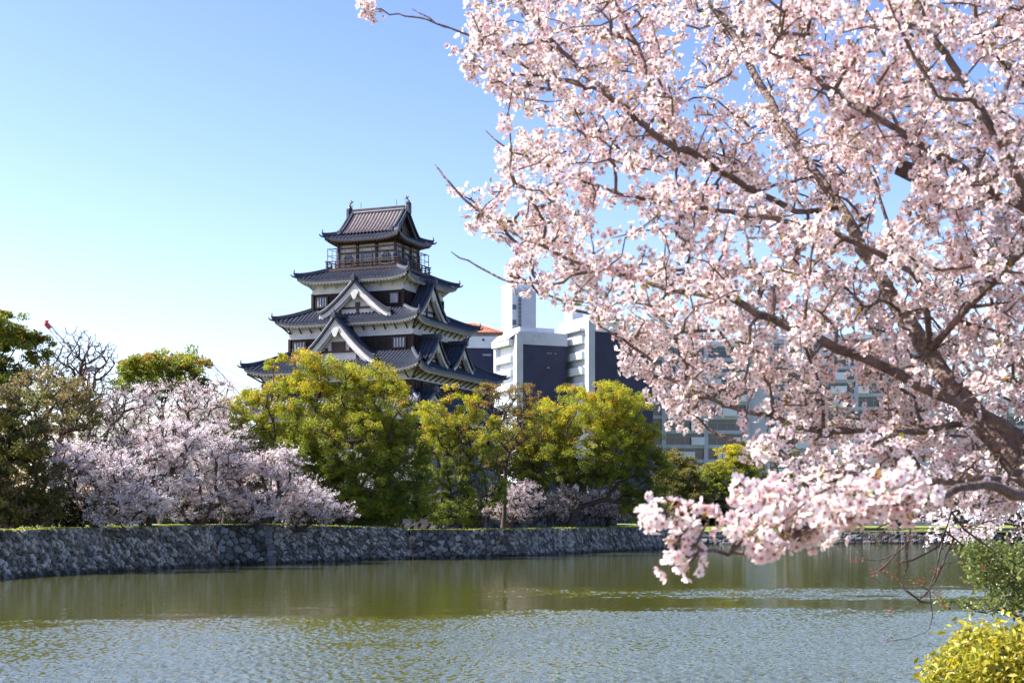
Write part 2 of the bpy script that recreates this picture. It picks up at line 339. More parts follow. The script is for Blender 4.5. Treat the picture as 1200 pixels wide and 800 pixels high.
# ------------------------------------------------------------------ castle keep
TH = R(22)
castle = empty('castle_keep', (-17.4, 195, 0), -TH)
tag(castle, 'five storey black and white castle keep with grey tiled tiered roofs', 'castle')
def gnd_frame(axis, pos):
    """maps (s along the face, o outward from the axis, z) to castle space"""
    if axis == 'front': return lambda s, o, z: np.stack([pos+s, -o, z], -1)
    if axis == 'right': return lambda s, o, z: np.stack([o, pos+s, z], -1)
    if axis == 'back': return lambda s, o, z: np.stack([pos+s, o, z], -1)
    return lambda s, o, z: np.stack([-o, pos+s, z], -1)
RIB = .5
def rib_h(n): return np.tile([0, .13, .2, .13], n//4+1)[:n]
def skirt(parent, a1, b1, z1, a0, b0, z0, wa, wb, curl=.75, name='roof', power=1.3, rafters=True, em='plaster', sm='soffit'):
    mb = MB(); so = MB(); rf = MB(); L = 3.6
    for axis, h1, h0, q1, q0, hw in (('front', a1, a0, b1, b0, wb), ('right', b1, b0, a1, a0, wa), ('back', a1, a0, b1, b0, wb), ('left', b1, b0, a1, a0, wa)):
        fr = gnd_frame(axis, 0)
        n = int(2*h1/RIB)*4+1; x = np.linspace(-h1, h1, n); rh = rib_h(n)
        te = np.clip((h1-np.abs(x))/(h1-h0), .001, 1)
        T = np.linspace(0, 1, 9)[:, None]*te[None]
        X = np.broadcast_to(x, T.shape)
        s = np.abs(X)-(h1-(h1-h0)*T)
        cu = curl*np.clip(1+s/L, 0, 1)**2.4*(1-T)
        Z = z1+(z0-z1)*T**power+cu+rh[None]
        O = q1+(q0-q1)*T+.22*np.clip(1+s/L, 0, 1)**2*(1-T)
        p = fr(X, O, Z)
        lip = fr(x, O[0]-.02, Z[0]-rh-.16-.02)
        mb.grid(np.concatenate([lip[None], p]))
        # soffit, thick plaster edge, and rafter ends
        zz_ = (Z[0]-rh)-.17
        inner = np.clip(x, -h0-.2, h0+.2)
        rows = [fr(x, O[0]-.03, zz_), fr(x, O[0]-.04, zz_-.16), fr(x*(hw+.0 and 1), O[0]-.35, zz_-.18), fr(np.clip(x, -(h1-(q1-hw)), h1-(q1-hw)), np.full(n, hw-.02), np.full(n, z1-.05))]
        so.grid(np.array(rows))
        if rafters:
            rf.tube(fr(x[2:-2:4], (O[0]-.3)[2:-2:4], (zz_-.2)[2:-2:4]), .09, 4)
        if rafters and axis in ('front', 'right'):
            k = int(2*h1/.46)
            for i in range(k):
                xx = -h1+.3+i*(2*h1-.6)/(k-1); j = np.argmin(np.abs(x-xx))
                zc = zz_[j]-.26; oo = O[0][j]-.12
                a = fr(np.array(xx), np.array(oo), np.array(zc)); b = fr(np.array(np.clip(xx, -h0-.6, h0+.6)*.5+xx*.5), np.array(hw+.1 if abs(xx) < h0+1 else oo-.8), np.array(z1-.22 if abs(xx) < h0+1 else zc))
                rf.beam(a, b, .17, .17)
    r = mb.build(name, M['tile'], parent)
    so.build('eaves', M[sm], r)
    if rafters: rf.build('rafters', M[em], r)
    for sx in (-1, 1):
        for sy in (-1, 1):
            h = MB(); t = np.linspace(-.03, 1, 10); cu = curl*(1-np.clip(t, 0, 1))
            pts = np.c_[sx*(a1+(a0-a1)*t+.18*(1-t)), sy*(b1+(b0-b1)*t+.18*(1-t)), z1+(z0-z1)*np.clip(t, 0, 1)**power+cu+.22]
            h.tube(pts, .22, 6)
            h.tube(pts+np.array((0, 0, .24)), .12, 5)
            e = pts[0]; d = np.array((sx, sy, 0))*.7071
            h.tube([e-d*.1, e+d*.14+(0, 0, .3), e+d*.1+(0, 0, .75)], [.2, .13, .06], 5)
            h.tube([e-d*.3+(0, 0, -.25), e+d*.34+(0, 0, -.1), e+d*.6+(0, 0, .12)], [.12, .11, .06], 5)
            h.build('hip_ridge', M['tile'], r)
    return r
def gable(parent, axis, pos, front, back, hw, zf, za, recess=.75, power=1.33, win=False, board=.55, fan=False, name='gable'):
    fr = gnd_frame(axis, pos)
    prof = lambda s: zf+(za-zf)*np.clip(1-np.abs(s)/hw, 0, 1)**power
    g = MB(); ext = hw*1.06
    for sg in (-1, 1):
        s = np.linspace(0, ext, 12)*sg
        n = int((front-back)/.4)*4+1; o = np.linspace(front+.45, back, n); rh = rib_h(n)
        S, O = np.meshgrid(s, o, indexing='ij'); Z = prof(S)+rh[None]*1.0+.1
        # eaves lift slightly toward the front edge
        Z = Z+.22*np.clip((O-front+.8)/1.2, 0, 1)**2
        g.grid(fr(S, O, Z))
        zfr = Z[:, 0]; edge = np.stack([fr(s, np.full(12, front+.45), zfr), fr(s, np.full(12, front+.45), zfr-.24)]); g.grid(edge)
    r = g.build(name, M['tile'], parent)
    # round tiles that edge the verge, and the ridge
    rg = MB()
    for sg in (-1, 1):
        s = np.linspace(0, ext, 26)*sg
        c = fr(s, np.full(26, front+.34), prof(s)+.42); rg.tube(c, .15, 5)
        c = fr(s, np.full(26, front-.25), prof(s)+.36); rg.tube(c, .13, 5)
    o = np.linspace(front+.5, back, 8); rg.tube(fr(np.zeros(8), o, np.full(8, za+.42)), .26, 6); rg.tube(fr(np.zeros(8), o, np.full(8, za+.72)), .14, 6)
    e = fr(np.array(0.), np.array(front+.5), np.array(za+.5))
    rg.box(e, (.5, .5, .7)); rg.tube([e+(0, 0, .2), e+(0, 0, .75)], [.16, .05], 5)
    rg.build('ridge', M['tile'], r)
    # bargeboard: white curved band with thickness
    bb = MB()
    for sg in (-1, 1):
        s = np.linspace(0, hw*1.03, 18)*sg; wdt = np.linspace(board*1.25, board, 18)
        up = prof(s)+.0; dn = up-wdt*(1+.35*(1-np.abs(s)/hw))
        f1 = front+.2; f0 = front-.05
        bb.grid(np.stack([fr(s, np.full(18, f0), up), fr(s, np.full(18, f1), up), fr(s, np.full(18, f1), dn), fr(s, np.full(18, f0), dn), fr(s, np.full(18, f0), up)]))
        # inner thin second board
        s2 = s*.93; up2 = prof(s2)-wdt*1.3-.04; dn2 = up2-.16
        bb.grid(np.stack([fr(s2, np.full(18, f0-.02), np.maximum(up2, zf-.2)), fr(s2, np.full(18, f0-.02), np.maximum(dn2, zf-.3)), fr(s2, np.full(18, f0-.3), np.maximum(dn2, zf-.3))]))
    bb.build('bargeboard', M['plaster'], r)
    # wall of the gable
    gw = MB(); s = np.linspace(-hw*.97, hw*.97, 25); o = front-recess
    gw.grid(np.stack([fr(s, np.full(25, o), np.full(25, zf-.4)), fr(s, np.full(25, o), prof(s)-.02)]))
    gw.build('gable_wall', M['plaster'], r)
    tb = MB(); H = za-zf
    def bx(s0, s1, z0, z1, oo, th=.16):
        a = fr(np.array((s0+s1)/2), np.array(oo), np.array((z0+z1)/2))
        d = (s1-s0, th, z1-z0) if axis in ('front', 'back') else (th, s1-s0, z1-z0)
        tb.box(a, d)
    if fan:
        bx(-hw*.5, hw*.5, zf+.5*H-.9, zf+.5*H-.75, o+.1)
    bx(-hw*.62, hw*.62, zf+H*.2, zf+H*.2+.22, o+.12)
    for q in (-.5, 0, .5):
        if q == 0 and win: continue
        bx(q*hw-.13, q*hw+.13, zf-.1, zf+H*.2, o+.1)
    if win: bx(-.95, .95, zf+H*.2+.22, zf+H*.2+1.35, o+.06); bx(-1.9, -1.5, zf+H*.2+.22, zf+H*.2+.62, o+.05); bx(1.5, 1.9, zf+H*.2+.22, zf+H*.2+.62, o+.05)
    else: bx(-.3, .3, zf+H*.2+.25, zf+H*.2+.8, o+.05)
    tb.build('beam', M['timber'], r)
    if board > .4:
        pd = MB(); k = .52 if H > 3 else .32
        ang = np.linspace(0, 2*np.pi, 25)[:-1]; rad = k*(1+.22*np.cos(3*ang+np.pi)); zc = za-board*1.7-.45
        xs = rad*np.sin(ang); zs = rad*np.cos(ang)*1.15
        f = fr(xs, np.full(24, front+.3), zc+zs); b = fr(xs, np.full(24, front+.08), zc+zs)
        pd.grid(np.stack([np.r_[f, f[:1]], np.r_[b, b[:1]]])); pd.add(f, [list(range(24))])
        pd.build('pendant', M['plaster'], r)
    return r
def boxpart(name, c, d, m, parent, rz=0):
    mb = MB(); mb.box(c, d, rz); return mb.build(name, m, parent)
def storey(hwA, hwB, z0, z1, zw):
    """black boarded wall from z0 up to zw, white plaster band above it up to z1"""
    mb = MB(); mb.box((0, 0, (zw+z1)/2), (2*hwA+.12, 2*hwB+.12, z1-zw)); mb.build('plaster_wall', M['plaster'], castle)
    tr = MB(); mm = MB()
    mm.box((0, 0, (z0+zw)/2), (2*hwA, 2*hwB, zw-z0)); mb = MB()
    for zz2 in (zw-.02,):
        mb.box((0, -hwB-.1, zz2), (2*hwA+.3, .14, .14)); mb.box((hwA+.1, 0, zz2), (.14, 2*hwB+.3, .14))
        mb.box((0, hwB+.1, zz2), (2*hwA+.3, .14, .14)); mb.box((-hwA-.1, 0, zz2), (.14, 2*hwB+.3, .14))
    k = np.arange(-hwA, hwA+.1, 2*hwA/round(2*hwA/.9))
    for x in k: mm.box((x, -hwB-.03, (z0+zw)/2), (.09, .07, zw-z0-.2)); 
    k = np.arange(-hwB, hwB+.1, 2*hwB/round(2*hwB/.9))
    for y in k: mm.box((hwA+.03, y, (z0+zw)/2), (.07, .09, zw-z0-.2))
    for zq in np.arange(z0+.3, zw-.1, .45):
        mm.box((0, -hwB-.02, zq), (2*hwA, .05, .05)); mm.box((hwA+.02, 0, zq), (.05, 2*hwB, .05))
    for sx in (-1, 1): 
        for sy in (-1, 1): mm.box((sx*hwA, sy*hwB, (z0+zw)/2), (.34, .34, zw-z0))
    b = mm.build('boarded_wall', M['board'], castle); mb.build('trim', M['plaster'], b)
    return b
def window(axis, s, o, z, wd, ht, bars=4, light=True):
    fr = gnd_frame(axis, 0)
    def bx(mb, s0, s1, z0, z1, oo, th):
        a = fr(np.array((s0+s1)/2), np.array(oo), np.array((z0+z1)/2))
        mb.box(a, (s1-s0, th, z1-z0) if axis in ('front', 'back') else (th, s1-s0, z1-z0))
    f = MB()
    bx(f, s-wd/2-.12, s+wd/2+.12, z+ht/2, z+ht/2+.14, o+.06, .2); bx(f, s-wd/2-.12, s+wd/2+.12, z-ht/2-.14, z-ht/2, o+.06, .24)
    bx(f, s-wd/2-.12, s-wd/2, z-ht/2, z+ht/2, o+.06, .2); bx(f, s+wd/2, s+wd/2+.12, z-ht/2, z+ht/2, o+.06, .2)
    w_ = f.build('window', M['timber'], castle)
    p = MB(); bx(p, s-wd/2, s+wd/2, z-ht/2, z+ht/2, o+.01, .06); p.build('pane', M['glassd'], w_)
    l = MB()
    for i in range(bars):
        x = s-wd/2+wd*(i+.5)/bars; bx(l, x-.06, x+.06, z-ht/2, z+ht/2, o+.09, .08)
    l.build('lattice', M['conc'] if light else M['timber'], w_)
# stone base
mb = MB(); z0b, z1b = 2.5, 12.5
def basec(t, s): a = 10.9+6.0*(1-t)**1.8; b = 12.0+6.0*(1-t)**1.8; return a, b
for k in range(5):
    t0, t1 = k/5, (k+1)/5; A0, B0 = basec(t0, 0); A1, B1 = basec(t1, 0); za_, zb_ = z0b+10*t0, z0b+10*t1
    for (x0, y0, x1, y1) in ((-1, -1, 1, -1), (1, -1, 1, 1), (1, 1, -1, 1), (-1, 1, -1, -1)):
        stone_face(mb, (x0*A0, y0*B0, za_), (x1*A0, y1*B0, za_), (x0*A1, y0*B1, zb_), (x1*A1, y1*B1, zb_), .35, (1.1, .8), 0, .2, (.2, .2, .19), k*7)
mb.build('stone_base', M['stone'], castle, attr=True)
# storeys, bottom to top
storey(10.6, 11.7, 12.5, 17.6, 16.2)
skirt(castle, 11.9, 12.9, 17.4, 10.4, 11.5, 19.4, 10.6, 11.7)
storey(10.4, 11.5, 19.2, 22.7, 21.0)
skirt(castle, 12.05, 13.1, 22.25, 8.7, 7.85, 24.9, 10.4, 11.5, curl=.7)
storey(8.7, 7.85, 24.7, 28.95, 26.95)
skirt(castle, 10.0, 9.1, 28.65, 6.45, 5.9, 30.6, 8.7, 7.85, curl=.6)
storey(6.45, 5.9, 30.4, 34.6, 32.85)
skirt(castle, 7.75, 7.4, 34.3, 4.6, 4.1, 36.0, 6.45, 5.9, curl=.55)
# brackets under the eaves
for (hA, hB, ze, zt, ov, stp, m_) in ((10.4, 11.5, 21.1, 22.0, 1.5, 1.55, 'timber'), (8.7, 7.85, 27.6, 28.5, .9, 1.5, 'timber'), (6.45, 5.9, 33.4, 34.2, .9, 1.6, 'conc'), (10.6, 11.7, 16.4, 17.2, 1.3, 1.5, 'timber')):
    def brk(a_, b_, t_):
        b = MB(); b.beam(a_, b_, t_); b.build('bracket', M[m_], castle)
    for x in np.arange(-hA+.2, hA, stp): brk((x, -hB-.06, ze), (x, -hB-ov, zt), .13)
    for y in np.arange(-hB+.2, hB, stp): brk((hA+.06, y, ze), (hA+ov, y, zt), .13)
    for sx, sy in ((1, -1), (-1, -1), (1, 1)): brk((sx*hA, sy*hB, ze), (sx*(hA+ov), sy*(hB+ov), zt+.2), .18)
# gables
gable(castle, 'front', -.55, 10.6, 5.0, 5.3, 23.7, 28.8, win=True, board=.62)
gable(castle, 'front', .55, 7.6, 4.5, 4.9, 29.75, 33.7, board=.55)
gable(castle, 'right', -1.7, 8.4, 5.0, 4.3, 29.5, 33.6, board=.5)
gable(castle, 'right', -5.6, 10.9, 7.0, 3.0, 23.3, 26.2, board=.42)
gable(castle, 'right', 2.4, 10.9, 7.0, 3.0, 23.3, 26.2, board=.42)
gable(castle, 'right', -9.6, 12.3, 9.5, 2.3, 17.75, 19.2, power=1.0, board=.3)
gable(castle, 'left', 0, 8.4, 5.0, 4.3, 29.5, 33.6, board=.5)
gable(castle, 'back', 0, 10.3, 5.0, 5.0, 23.7, 28.6, board=.6)
# windows
for s in (-5.05, 5.25): window('front', s, 5.95, 31.75, 1.1 if s > 0 else 1.5, 1.15)
window('right', -4.6, 6.5, 31.9, 1.3, 1.2, 3, False)
for s in (-7.2, 6.9): window('front', s, 7.9, 25.9, 1.7, 1.15)
for s in (-6.3, -.8, 5.2): window('right', s, 8.75, 25.9, 1.5, 1.2, 4, False)
for s in (-7, 0, 7): window('front', s, 11.55, 20.2, 1.5, .9, 4, False)
for s in (-8, -3, 3, 8): window('right', s, 10.45, 20.2, 1.5, .9, 4, False)
for s in (-7.5, -2.5, 2.5, 7.5): window('front', s, 11.75, 14.3, 1.5, 1.2, 4, False); window('right', s, 10.65, 14.3, 1.5, 1.2, 4, False)
# top storey: posts, beams, bell windows, balcony
boxpart('under_floor', (0, 0, 35.6), (9.6, 8.6, .9), M['board'], castle)
TA, TB = 4.1, 3.35
boxpart('plaster_wall', (0, 0, 38.0), (2*TA-.3, 2*TB-.3, 4.3), M['plaster'], castle)
fl = MB(); fl.box((0, 0, 36.0), (10.5, 9.4, .3)); fl.box((0, 0, 36.2), (10.2, 9.1, .12)); fl.build('balcony_floor', M['timber'], castle)
bmz = MB(); seen_ = set()
def post(x, y):
    if (round(x, 2), round(y, 2)) in seen_: return
    seen_.add((round(x, 2), round(y, 2))); boxpart('post', (x, y, 38.05), (.3, .3, 4.3), M['timber'], castle)
for i in range(4):
    x = -TA+i*2*TA/3; y = -TB+i*2*TB/3
    for sg in (-1, 1): post(x, sg*TB); post(sg*TA, y)
for zq, h in ((36.45, .25), (38.3, .16), (38.95, .14), (39.45, .22), (37.05, .1)):
    for sg in (-1, 1): bmz.box((0, sg*TB, zq), (2*TA+.1, .22, h)); bmz.box((sg*TA, 0, zq), (.22, 2*TB+.1, h))
bmz.build('beam', M['timber'], castle)
def bell(axis, s, o, door=False):
    fr = gnd_frame(axis, 0); k = .62
    if door: xs = np.array([-.75, -.75, .75, .75]); zs = np.array([36.3, 38.2, 38.2, 36.3])
    else:
        q = np.linspace(0, 1, 11); xl = k*(1-.12*q-(.88*np.clip((q-.55)/.45, 0, 1)**2.2)); zl = 36.75+1.4*q
        xs = np.r_[-xl, xl[::-1]]; zs = np.r_[zl, zl[::-1]]
    n = len(xs)
    f = MB(); big = fr(s+xs*1.16, np.full(n, o+.04), 36.7+(zs-36.7)*1.07)
    f.add(big, [list(range(n))]); w_ = f.build('window' if not door else 'door', M['timber'], castle)
    f = MB(); f.add(fr(s+xs, np.full(n, o+.06), zs), [list(range(n))]); f.build('pane', M['glassd'], w_)
    f = MB()
    for i in range(3 if not door else 4):
        x = s+(-.35+.35*i if not door else -.6+.4*i); a = fr(np.array(x), np.array(o+.08), np.array(36.8)); b = fr(np.array(x), np.array(o+.08), np.array(37.9)); f.beam(a, b, .06)
    for zq in (37.1, 37.5): f.beam(fr(np.array(s-.55), np.array(o+.08), np.array(zq)), fr(np.array(s+.55), np.array(o+.08), np.array(zq)), .05)
    f.build('lattice', M['timber'] if not door else M['conc'], w_)
for ax, h, o in (('front', TA, TB-.15), ('right', TB, TA-.15), ('back', TA, TB-.15), ('left', TB, TA-.15)):
    for i in (-1, 0, 1): bell(ax, i*2*h/3, o, i == 0)
BA, BB = 5.15, 4.6
rl = MB(); cg = MB()
for ax, h, o in (('front', BA, BB), ('right', BB, BA), ('back', BA, BB), ('left', BB, BA)):
    fr = gnd_frame(ax, 0)
    for zq, t in ((37.15, .12), (36.85, .07), (36.5, .07)): rl.beam(fr(np.array(-h-.25), np.array(o), np.array(zq)), fr(np.array(h+.25), np.array(o), np.array(zq)), t)
    for x in np.linspace(-h, h, 9): rl.beam(fr(np.array(x), np.array(o), np.array(36.1)), fr(np.array(x), np.array(o), np.array(37.2)), .1)
    for x in np.linspace(-h+.06, h-.06, 9): cg.beam(fr(np.array(x), np.array(o-.12), np.array(36.2)), fr(np.array(x), np.array(o-.12), np.array(38.8)), .055)
    for zq in (37.9, 38.8): cg.beam(fr(np.array(-h), np.array(o-.12), np.array(zq)), fr(np.array(h), np.array(o-.12), np.array(zq)), .055)
    for x in (-h+.06, h-.06, -h/3, h/3): cg.beam(fr(np.array(x), np.array(o-.12), np.array(38.8)), fr(np.array(x*.85), np.array(o-1.1), np.array(38.9)), .055)
rl.build('railing', M['timber'], castle); cg.build('safety_frame', M['metal'], castle)
# top roof: hipped skirt with a gabled upper part, ridge and two fish finials
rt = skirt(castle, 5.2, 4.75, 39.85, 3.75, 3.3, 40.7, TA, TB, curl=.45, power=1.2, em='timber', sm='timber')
tp = MB()
for sg in (-1, 1):
    n = int(8.6/RIB)*4+1; x = np.linspace(-4.2, 4.2, n); rh = rib_h(n); y = np.linspace(0, 3.75, 12)
    Y_, X_ = np.meshgrid(y, x, indexing='ij'); Z_ = 40.6+3.4*np.clip(1-Y_/3.75, 0, 1)**1.25+rh[None]+.06
    tp.grid(np.stack([X_, sg*Y_, Z_], -1))
ug = tp.build('upper_roof', M['tile_brown'], castle)
tv = MB()
for sx in (-1, 1):
    bb = MB(); gw = MB()
    for sg in (-1, 1):
        y = np.linspace(0, 3.8, 20); zc = 40.6+3.4*np.clip(1-y/3.75, 0, 1)**1.25
        tv.tube(np.c_[np.full(20, sx*3.75), sg*y, zc+.32], .2, 6); tv.tube(np.c_[np.full(20, sx*4.2), sg*y, zc+.26], .15, 6)
        bb.grid(np.stack([np.c_[np.full(20, sx*4.1), sg*y*.97, zc+.02], np.c_[np.full(20, sx*4.1), sg*y*.97, zc-.5]]))
        bb.grid(np.stack([np.c_[np.full(20, sx*4.1), sg*y*.97, zc-.5], np.c_[np.full(20, sx*3.8), sg*y*.97, zc-.5]]))
        e = np.array((sx*3.75, sg*3.8, 40.95)); tv.box(e, (.5, .4, .5))
    y = np.linspace(-3.5, 3.5, 21); gw.grid(np.stack([np.c_[np.full(21, sx*3.55), y, np.full(21, 40.5)], np.c_[np.full(21, sx*3.55), y, 40.6+3.4*np.clip(1-np.abs(y)/3.75, 0, 1)**1.25]]))
    gw.box((sx*3.62, 0, 41.7), (.12, 2.2, .18)); gw.box((sx*3.62, 0, 41.2), (.12, 1.2, .8)); bb.build('bargeboard', M['tile'], ug); gw.build('gable_wall', M['timber'], ug)
tv.tube([(-4.35, 0, 44.1), (4.35, 0, 44.1)], .3, 8); tv.box((0, 0, 44.25), (8.6, .42, .5)); tv.tube([(-4.4, 0, 44.55), (4.4, 0, 44.55)], .16, 6)
tv.box((-4.35, 0, 44.1), (.35, .9, 1.1)); tv.box((4.35, 0, 44.1), (.35, .9, 1.1))
tv.build('ridge', M['tile'], ug)
rod = MB(); 
for x in (-2.6, 2.6): rod.beam((x, 0, 44.6), (x, 0, 45.5), .05)
rod.build('lightning_rod', M['metal'], ug)
def fish(x, sg):
    mb = MB(); q = np.linspace(0, 1, 9)
    xs = x-sg*(.28*np.sin(q*np.pi*.9)*1.0-.25*q); zs = 44.4+1.15*q; rr = np.array([.42, .4, .34, .28, .22, .17, .13, .1, .07])
    mb.tube(np.c_[xs, 0*xs, zs], rr, 8)
    h = np.array((xs[0]-sg*.25, 0, 44.75)); mb.tube([h+(sg*.3, 0, 0), h, h-(sg*.22, 0, -.05)], [.4, .34, .14], 7)
    t = np.array((xs[-1], 0, zs[-1]-.05))
    for dx, dz in ((-.45, .1), (.38, .22), (-.05, .42)): mb.tube([t, t+(dx*.5, 0, dz*.8), t+(dx, 0, dz)], [.1, .09, .02], 5)
    for k in (2, 4): mb.tube([(xs[k]+sg*.2, 0, zs[k]), (xs[k]+sg*.55, 0, zs[k]+.25)], [.12, .03], 5)
    mb.build('fish_finial', M['tile'], castle, smooth=True)
fish(-4.2, 1); fish(4.2, -1)
# inner rampart below the keep
TOPR = []
rw = empty('rampart_wall', P(480, 615, 168)*np.array((1, 1, 0))); tag(rw, 'dark shaded stone rampart behind the trees under the castle keep', 'stone wall'); off = np.array(rw.location)
rp = [(-60, 182, 2), (-8, 168, 2), (4, 182, 2), (16, 232, 2)]
for i in range(3):
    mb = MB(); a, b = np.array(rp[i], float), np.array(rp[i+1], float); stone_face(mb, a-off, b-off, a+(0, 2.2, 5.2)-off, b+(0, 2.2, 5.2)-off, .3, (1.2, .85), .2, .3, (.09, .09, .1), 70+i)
    mb.build('wall_face', M['stone'], rw, attr=True)
mb = MB(); f_ = np.array([(x, y+2.4, 7.15) for x, y, z in rp], float); b_ = f_.copy(); b_[:, 1] = 262; mb.grid(np.stack([f_, b_])); tag(mb.build('ground', M['earth']), kind='structure')

# two visitors on the balcony
def person(name_label, loc, rz, shirt, trousers, arm):
    e = empty('person', loc, rz); tag(e, name_label, 'person')
    J = {'hip': (0, 0, .93), 'waist': (0, 0, 1.08), 'chest': (0, .01, 1.32), 'neck': (0, 0, 1.48), 'jaw': (0, -.02, 1.56), 'head': (0, -.01, 1.66), 'crown': (0, 0, 1.74)}
    for s_, q in ((-1, 'l'), (1, 'r')):
        J[q+'sh'] = (s_*.17, 0, 1.42); J[q+'el'] = (s_*.24, -.05 if arm else .02, 1.14); J[q+'wr'] = (s_*.2, -.28 if arm else -.03, 1.08 if arm else .9); J[q+'ha'] = (s_*.19, -.36 if arm else -.05, 1.09 if arm else .81)
        J[q+'hj'] = (s_*.09, 0, .88); J[q+'kn'] = (s_*.1, -.02, .48); J[q+'an'] = (s_*.1, .02, .08); J[q+'to'] = (s_*.11, -.15, .04)
    E_ = [('hip', 'waist'), ('waist', 'chest'), ('chest', 'neck'), ('neck', 'jaw'), ('jaw', 'head'), ('head', 'crown')]
    for q in 'lr': E_ += [('chest', q+'sh'), (q+'sh', q+'el'), (q+'el', q+'wr'), (q+'wr', q+'ha'), ('hip', q+'hj'), (q+'hj', q+'kn'), (q+'kn', q+'an'), (q+'an', q+'to')]
    RD = dict(hip=(.15, .11), waist=(.13, .1), chest=(.16, .11), neck=(.055, .055), jaw=(.07, .08), head=(.085, .1), crown=(.06, .07), sh=(.07, .07), el=(.045, .045), wr=(.03, .03), ha=(.035, .025), hj=(.09, .09), kn=(.06, .06), an=(.045, .045), to=(.04, .03))
    K = list(J); me = bpy.data.meshes.new('body'); me.from_pydata([J[k] for k in K], [(K.index(a), K.index(b)) for a, b in E_], [])
    o = bpy.data.objects.new('body', me); COL.objects.link(o); o.parent = e
    o.modifiers.new('skin', 'SKIN')
    if me.skin_vertices:
        for i, k in enumerate(K):
            me.skin_vertices[0].data[i].radius = RD[k if k in RD else k[1:]]
        me.skin_vertices[0].data[0].use_root = True
    o.modifiers.new('sub', 'SUBSURF').levels = 1; o.modifiers['sub'].render_levels = 1
    m = newmat('person_clothes'); N = m.node_tree.nodes; L = m.node_tree.links; b = N.new('ShaderNodeBsdfPrincipled'); ou = N.new('ShaderNodeOutputMaterial'); L.new(b.outputs[0], ou.inputs[0])
    tc = N.new('ShaderNodeTexCoord'); sp = N.new('ShaderNodeSeparateXYZ'); L.new(tc.outputs['Object'], sp.inputs[0]); cr = N.new('ShaderNodeValToRGB'); cr.color_ramp.interpolation = 'CONSTANT'
    dv = N.new('ShaderNodeMath'); dv.operation = 'DIVIDE'; dv.inputs[1].default_value = 2.; L.new(sp.outputs[2], dv.inputs[0]); L.new(dv.outputs[0], cr.inputs[0]); L.new(cr.outputs[0], b.inputs['Base Color'])
    el = cr.color_ramp.elements; el[0].position = 0; el[0].color = (.03, .03, .03, 1); el[1].position = .05; el[1].color = (*trousers, 1)
    for p_, c_ in ((.48, shirt), (.745, (.5, .3, .22)), (.86, (.015, .012, .01))): x = el.new(p_); x.color = (*c_, 1)
    me.materials.append(m); b.inputs['Roughness'].default_value = .8
    h = MB(); a = np.linspace(0, np.pi/2, 5)
    h.tube([(0, .015, 1.60), (0, .02, 1.68), (0, .015, 1.75), (0, .01, 1.785)], [.1, .112, .09, .03], 10); h.build('hair', M['timber'], e, smooth=True)
def cw(x, y, z): 
    v = castle.matrix_basis @ Vector((x, y, z)) if False else Vector((-17.4+x*math.cos(TH)+y*math.sin(TH), 195-x*math.sin(TH)+y*math.cos(TH), z)); return v
person('visitor in a dark blue top standing at the left part of the keep balcony', cw(-1.9, -4.05, 36.27), -TH, (.02, .03, .12), (.03, .03, .04), True)
person('visitor in a dark jacket standing by the near corner of the keep balcony', cw(4.3, -3.9, 36.27), -TH+.8, (.05, .06, .2), (.04, .04, .05), False)

# ------------------------------------------------------------------ city behind the castle
def rotbox(mb, c, d, phi, col=None): mb.box(c, d, rz=phi, col=col)
PHI = R(25)
class Bld:
    """corner (px,Y); x runs along the navy face, y back along the lit left face"""
    def __init__(s, name, label, cat, px, Y, phi=PHI):
        p = P(px, HZ, Y); s.r = empty(name, (p[0], p[1], 2.6), phi); tag(s.r, label, cat); s.Y = Y
    def z(s, py): return EYE+(HZ-py)/F*s.Y-2.6
    def box(s, name, x0, x1, y0, y1, z0, z1, m, parent=None):
        mb = MB(); mb.box(((x0+x1)/2, (y0+y1)/2, (z0+z1)/2), (x1-x0, y1-y0, z1-z0)); return mb.build(name, M[m], parent or s.r)
def balconies(b, y0, y1, tops, h, parent=None):
    """rounded white balconies on the left face with recessed glazing"""
    for py in tops:
        z0 = b.z(py); mb = MB(); n = 9
        q = np.linspace(0, np.pi/2, n); rr = .9
        out = [(0, y0)]+[(-1.35+rr-rr*np.sin(t)+0*0, y0+rr-rr*np.cos(t)) for t in q]+[(-1.35+rr-rr*np.sin(t), y1-rr+rr*np.cos(t)) for t in q[::-1]]+[(0, y1)]
        o = np.array(out)
        for zz0, zz1 in ((z0-h, z0),):
            mb.grid(np.stack([np.c_[o, np.full(len(o), zz0)], np.c_[o, np.full(len(o), zz1)]]))
        mb.add(np.c_[o, np.full(len(o), z0-h)], [list(range(len(o)))])
        bal = mb.build('balcony', M['panel'], b.r)
        rl = MB(); rl.tube(np.c_[o, np.full(len(o), z0+.12)], .05, 5); rl.build('handrail', M['steel'], bal)
        wb = MB(); wb.box((-.02, (y0+y1)/2, z0+.25), (.1, y1-y0-.4, 1.55)); wn = wb.build('window', M['glassd'], b.r)
        fb = MB()
        for k in range(5): fb.box((-.09, y0+.2+(y1-y0-.4)*k/4, z0+.25), (.08, .1, 1.6))
        fb.build('window_frame', M['frame'], wn)
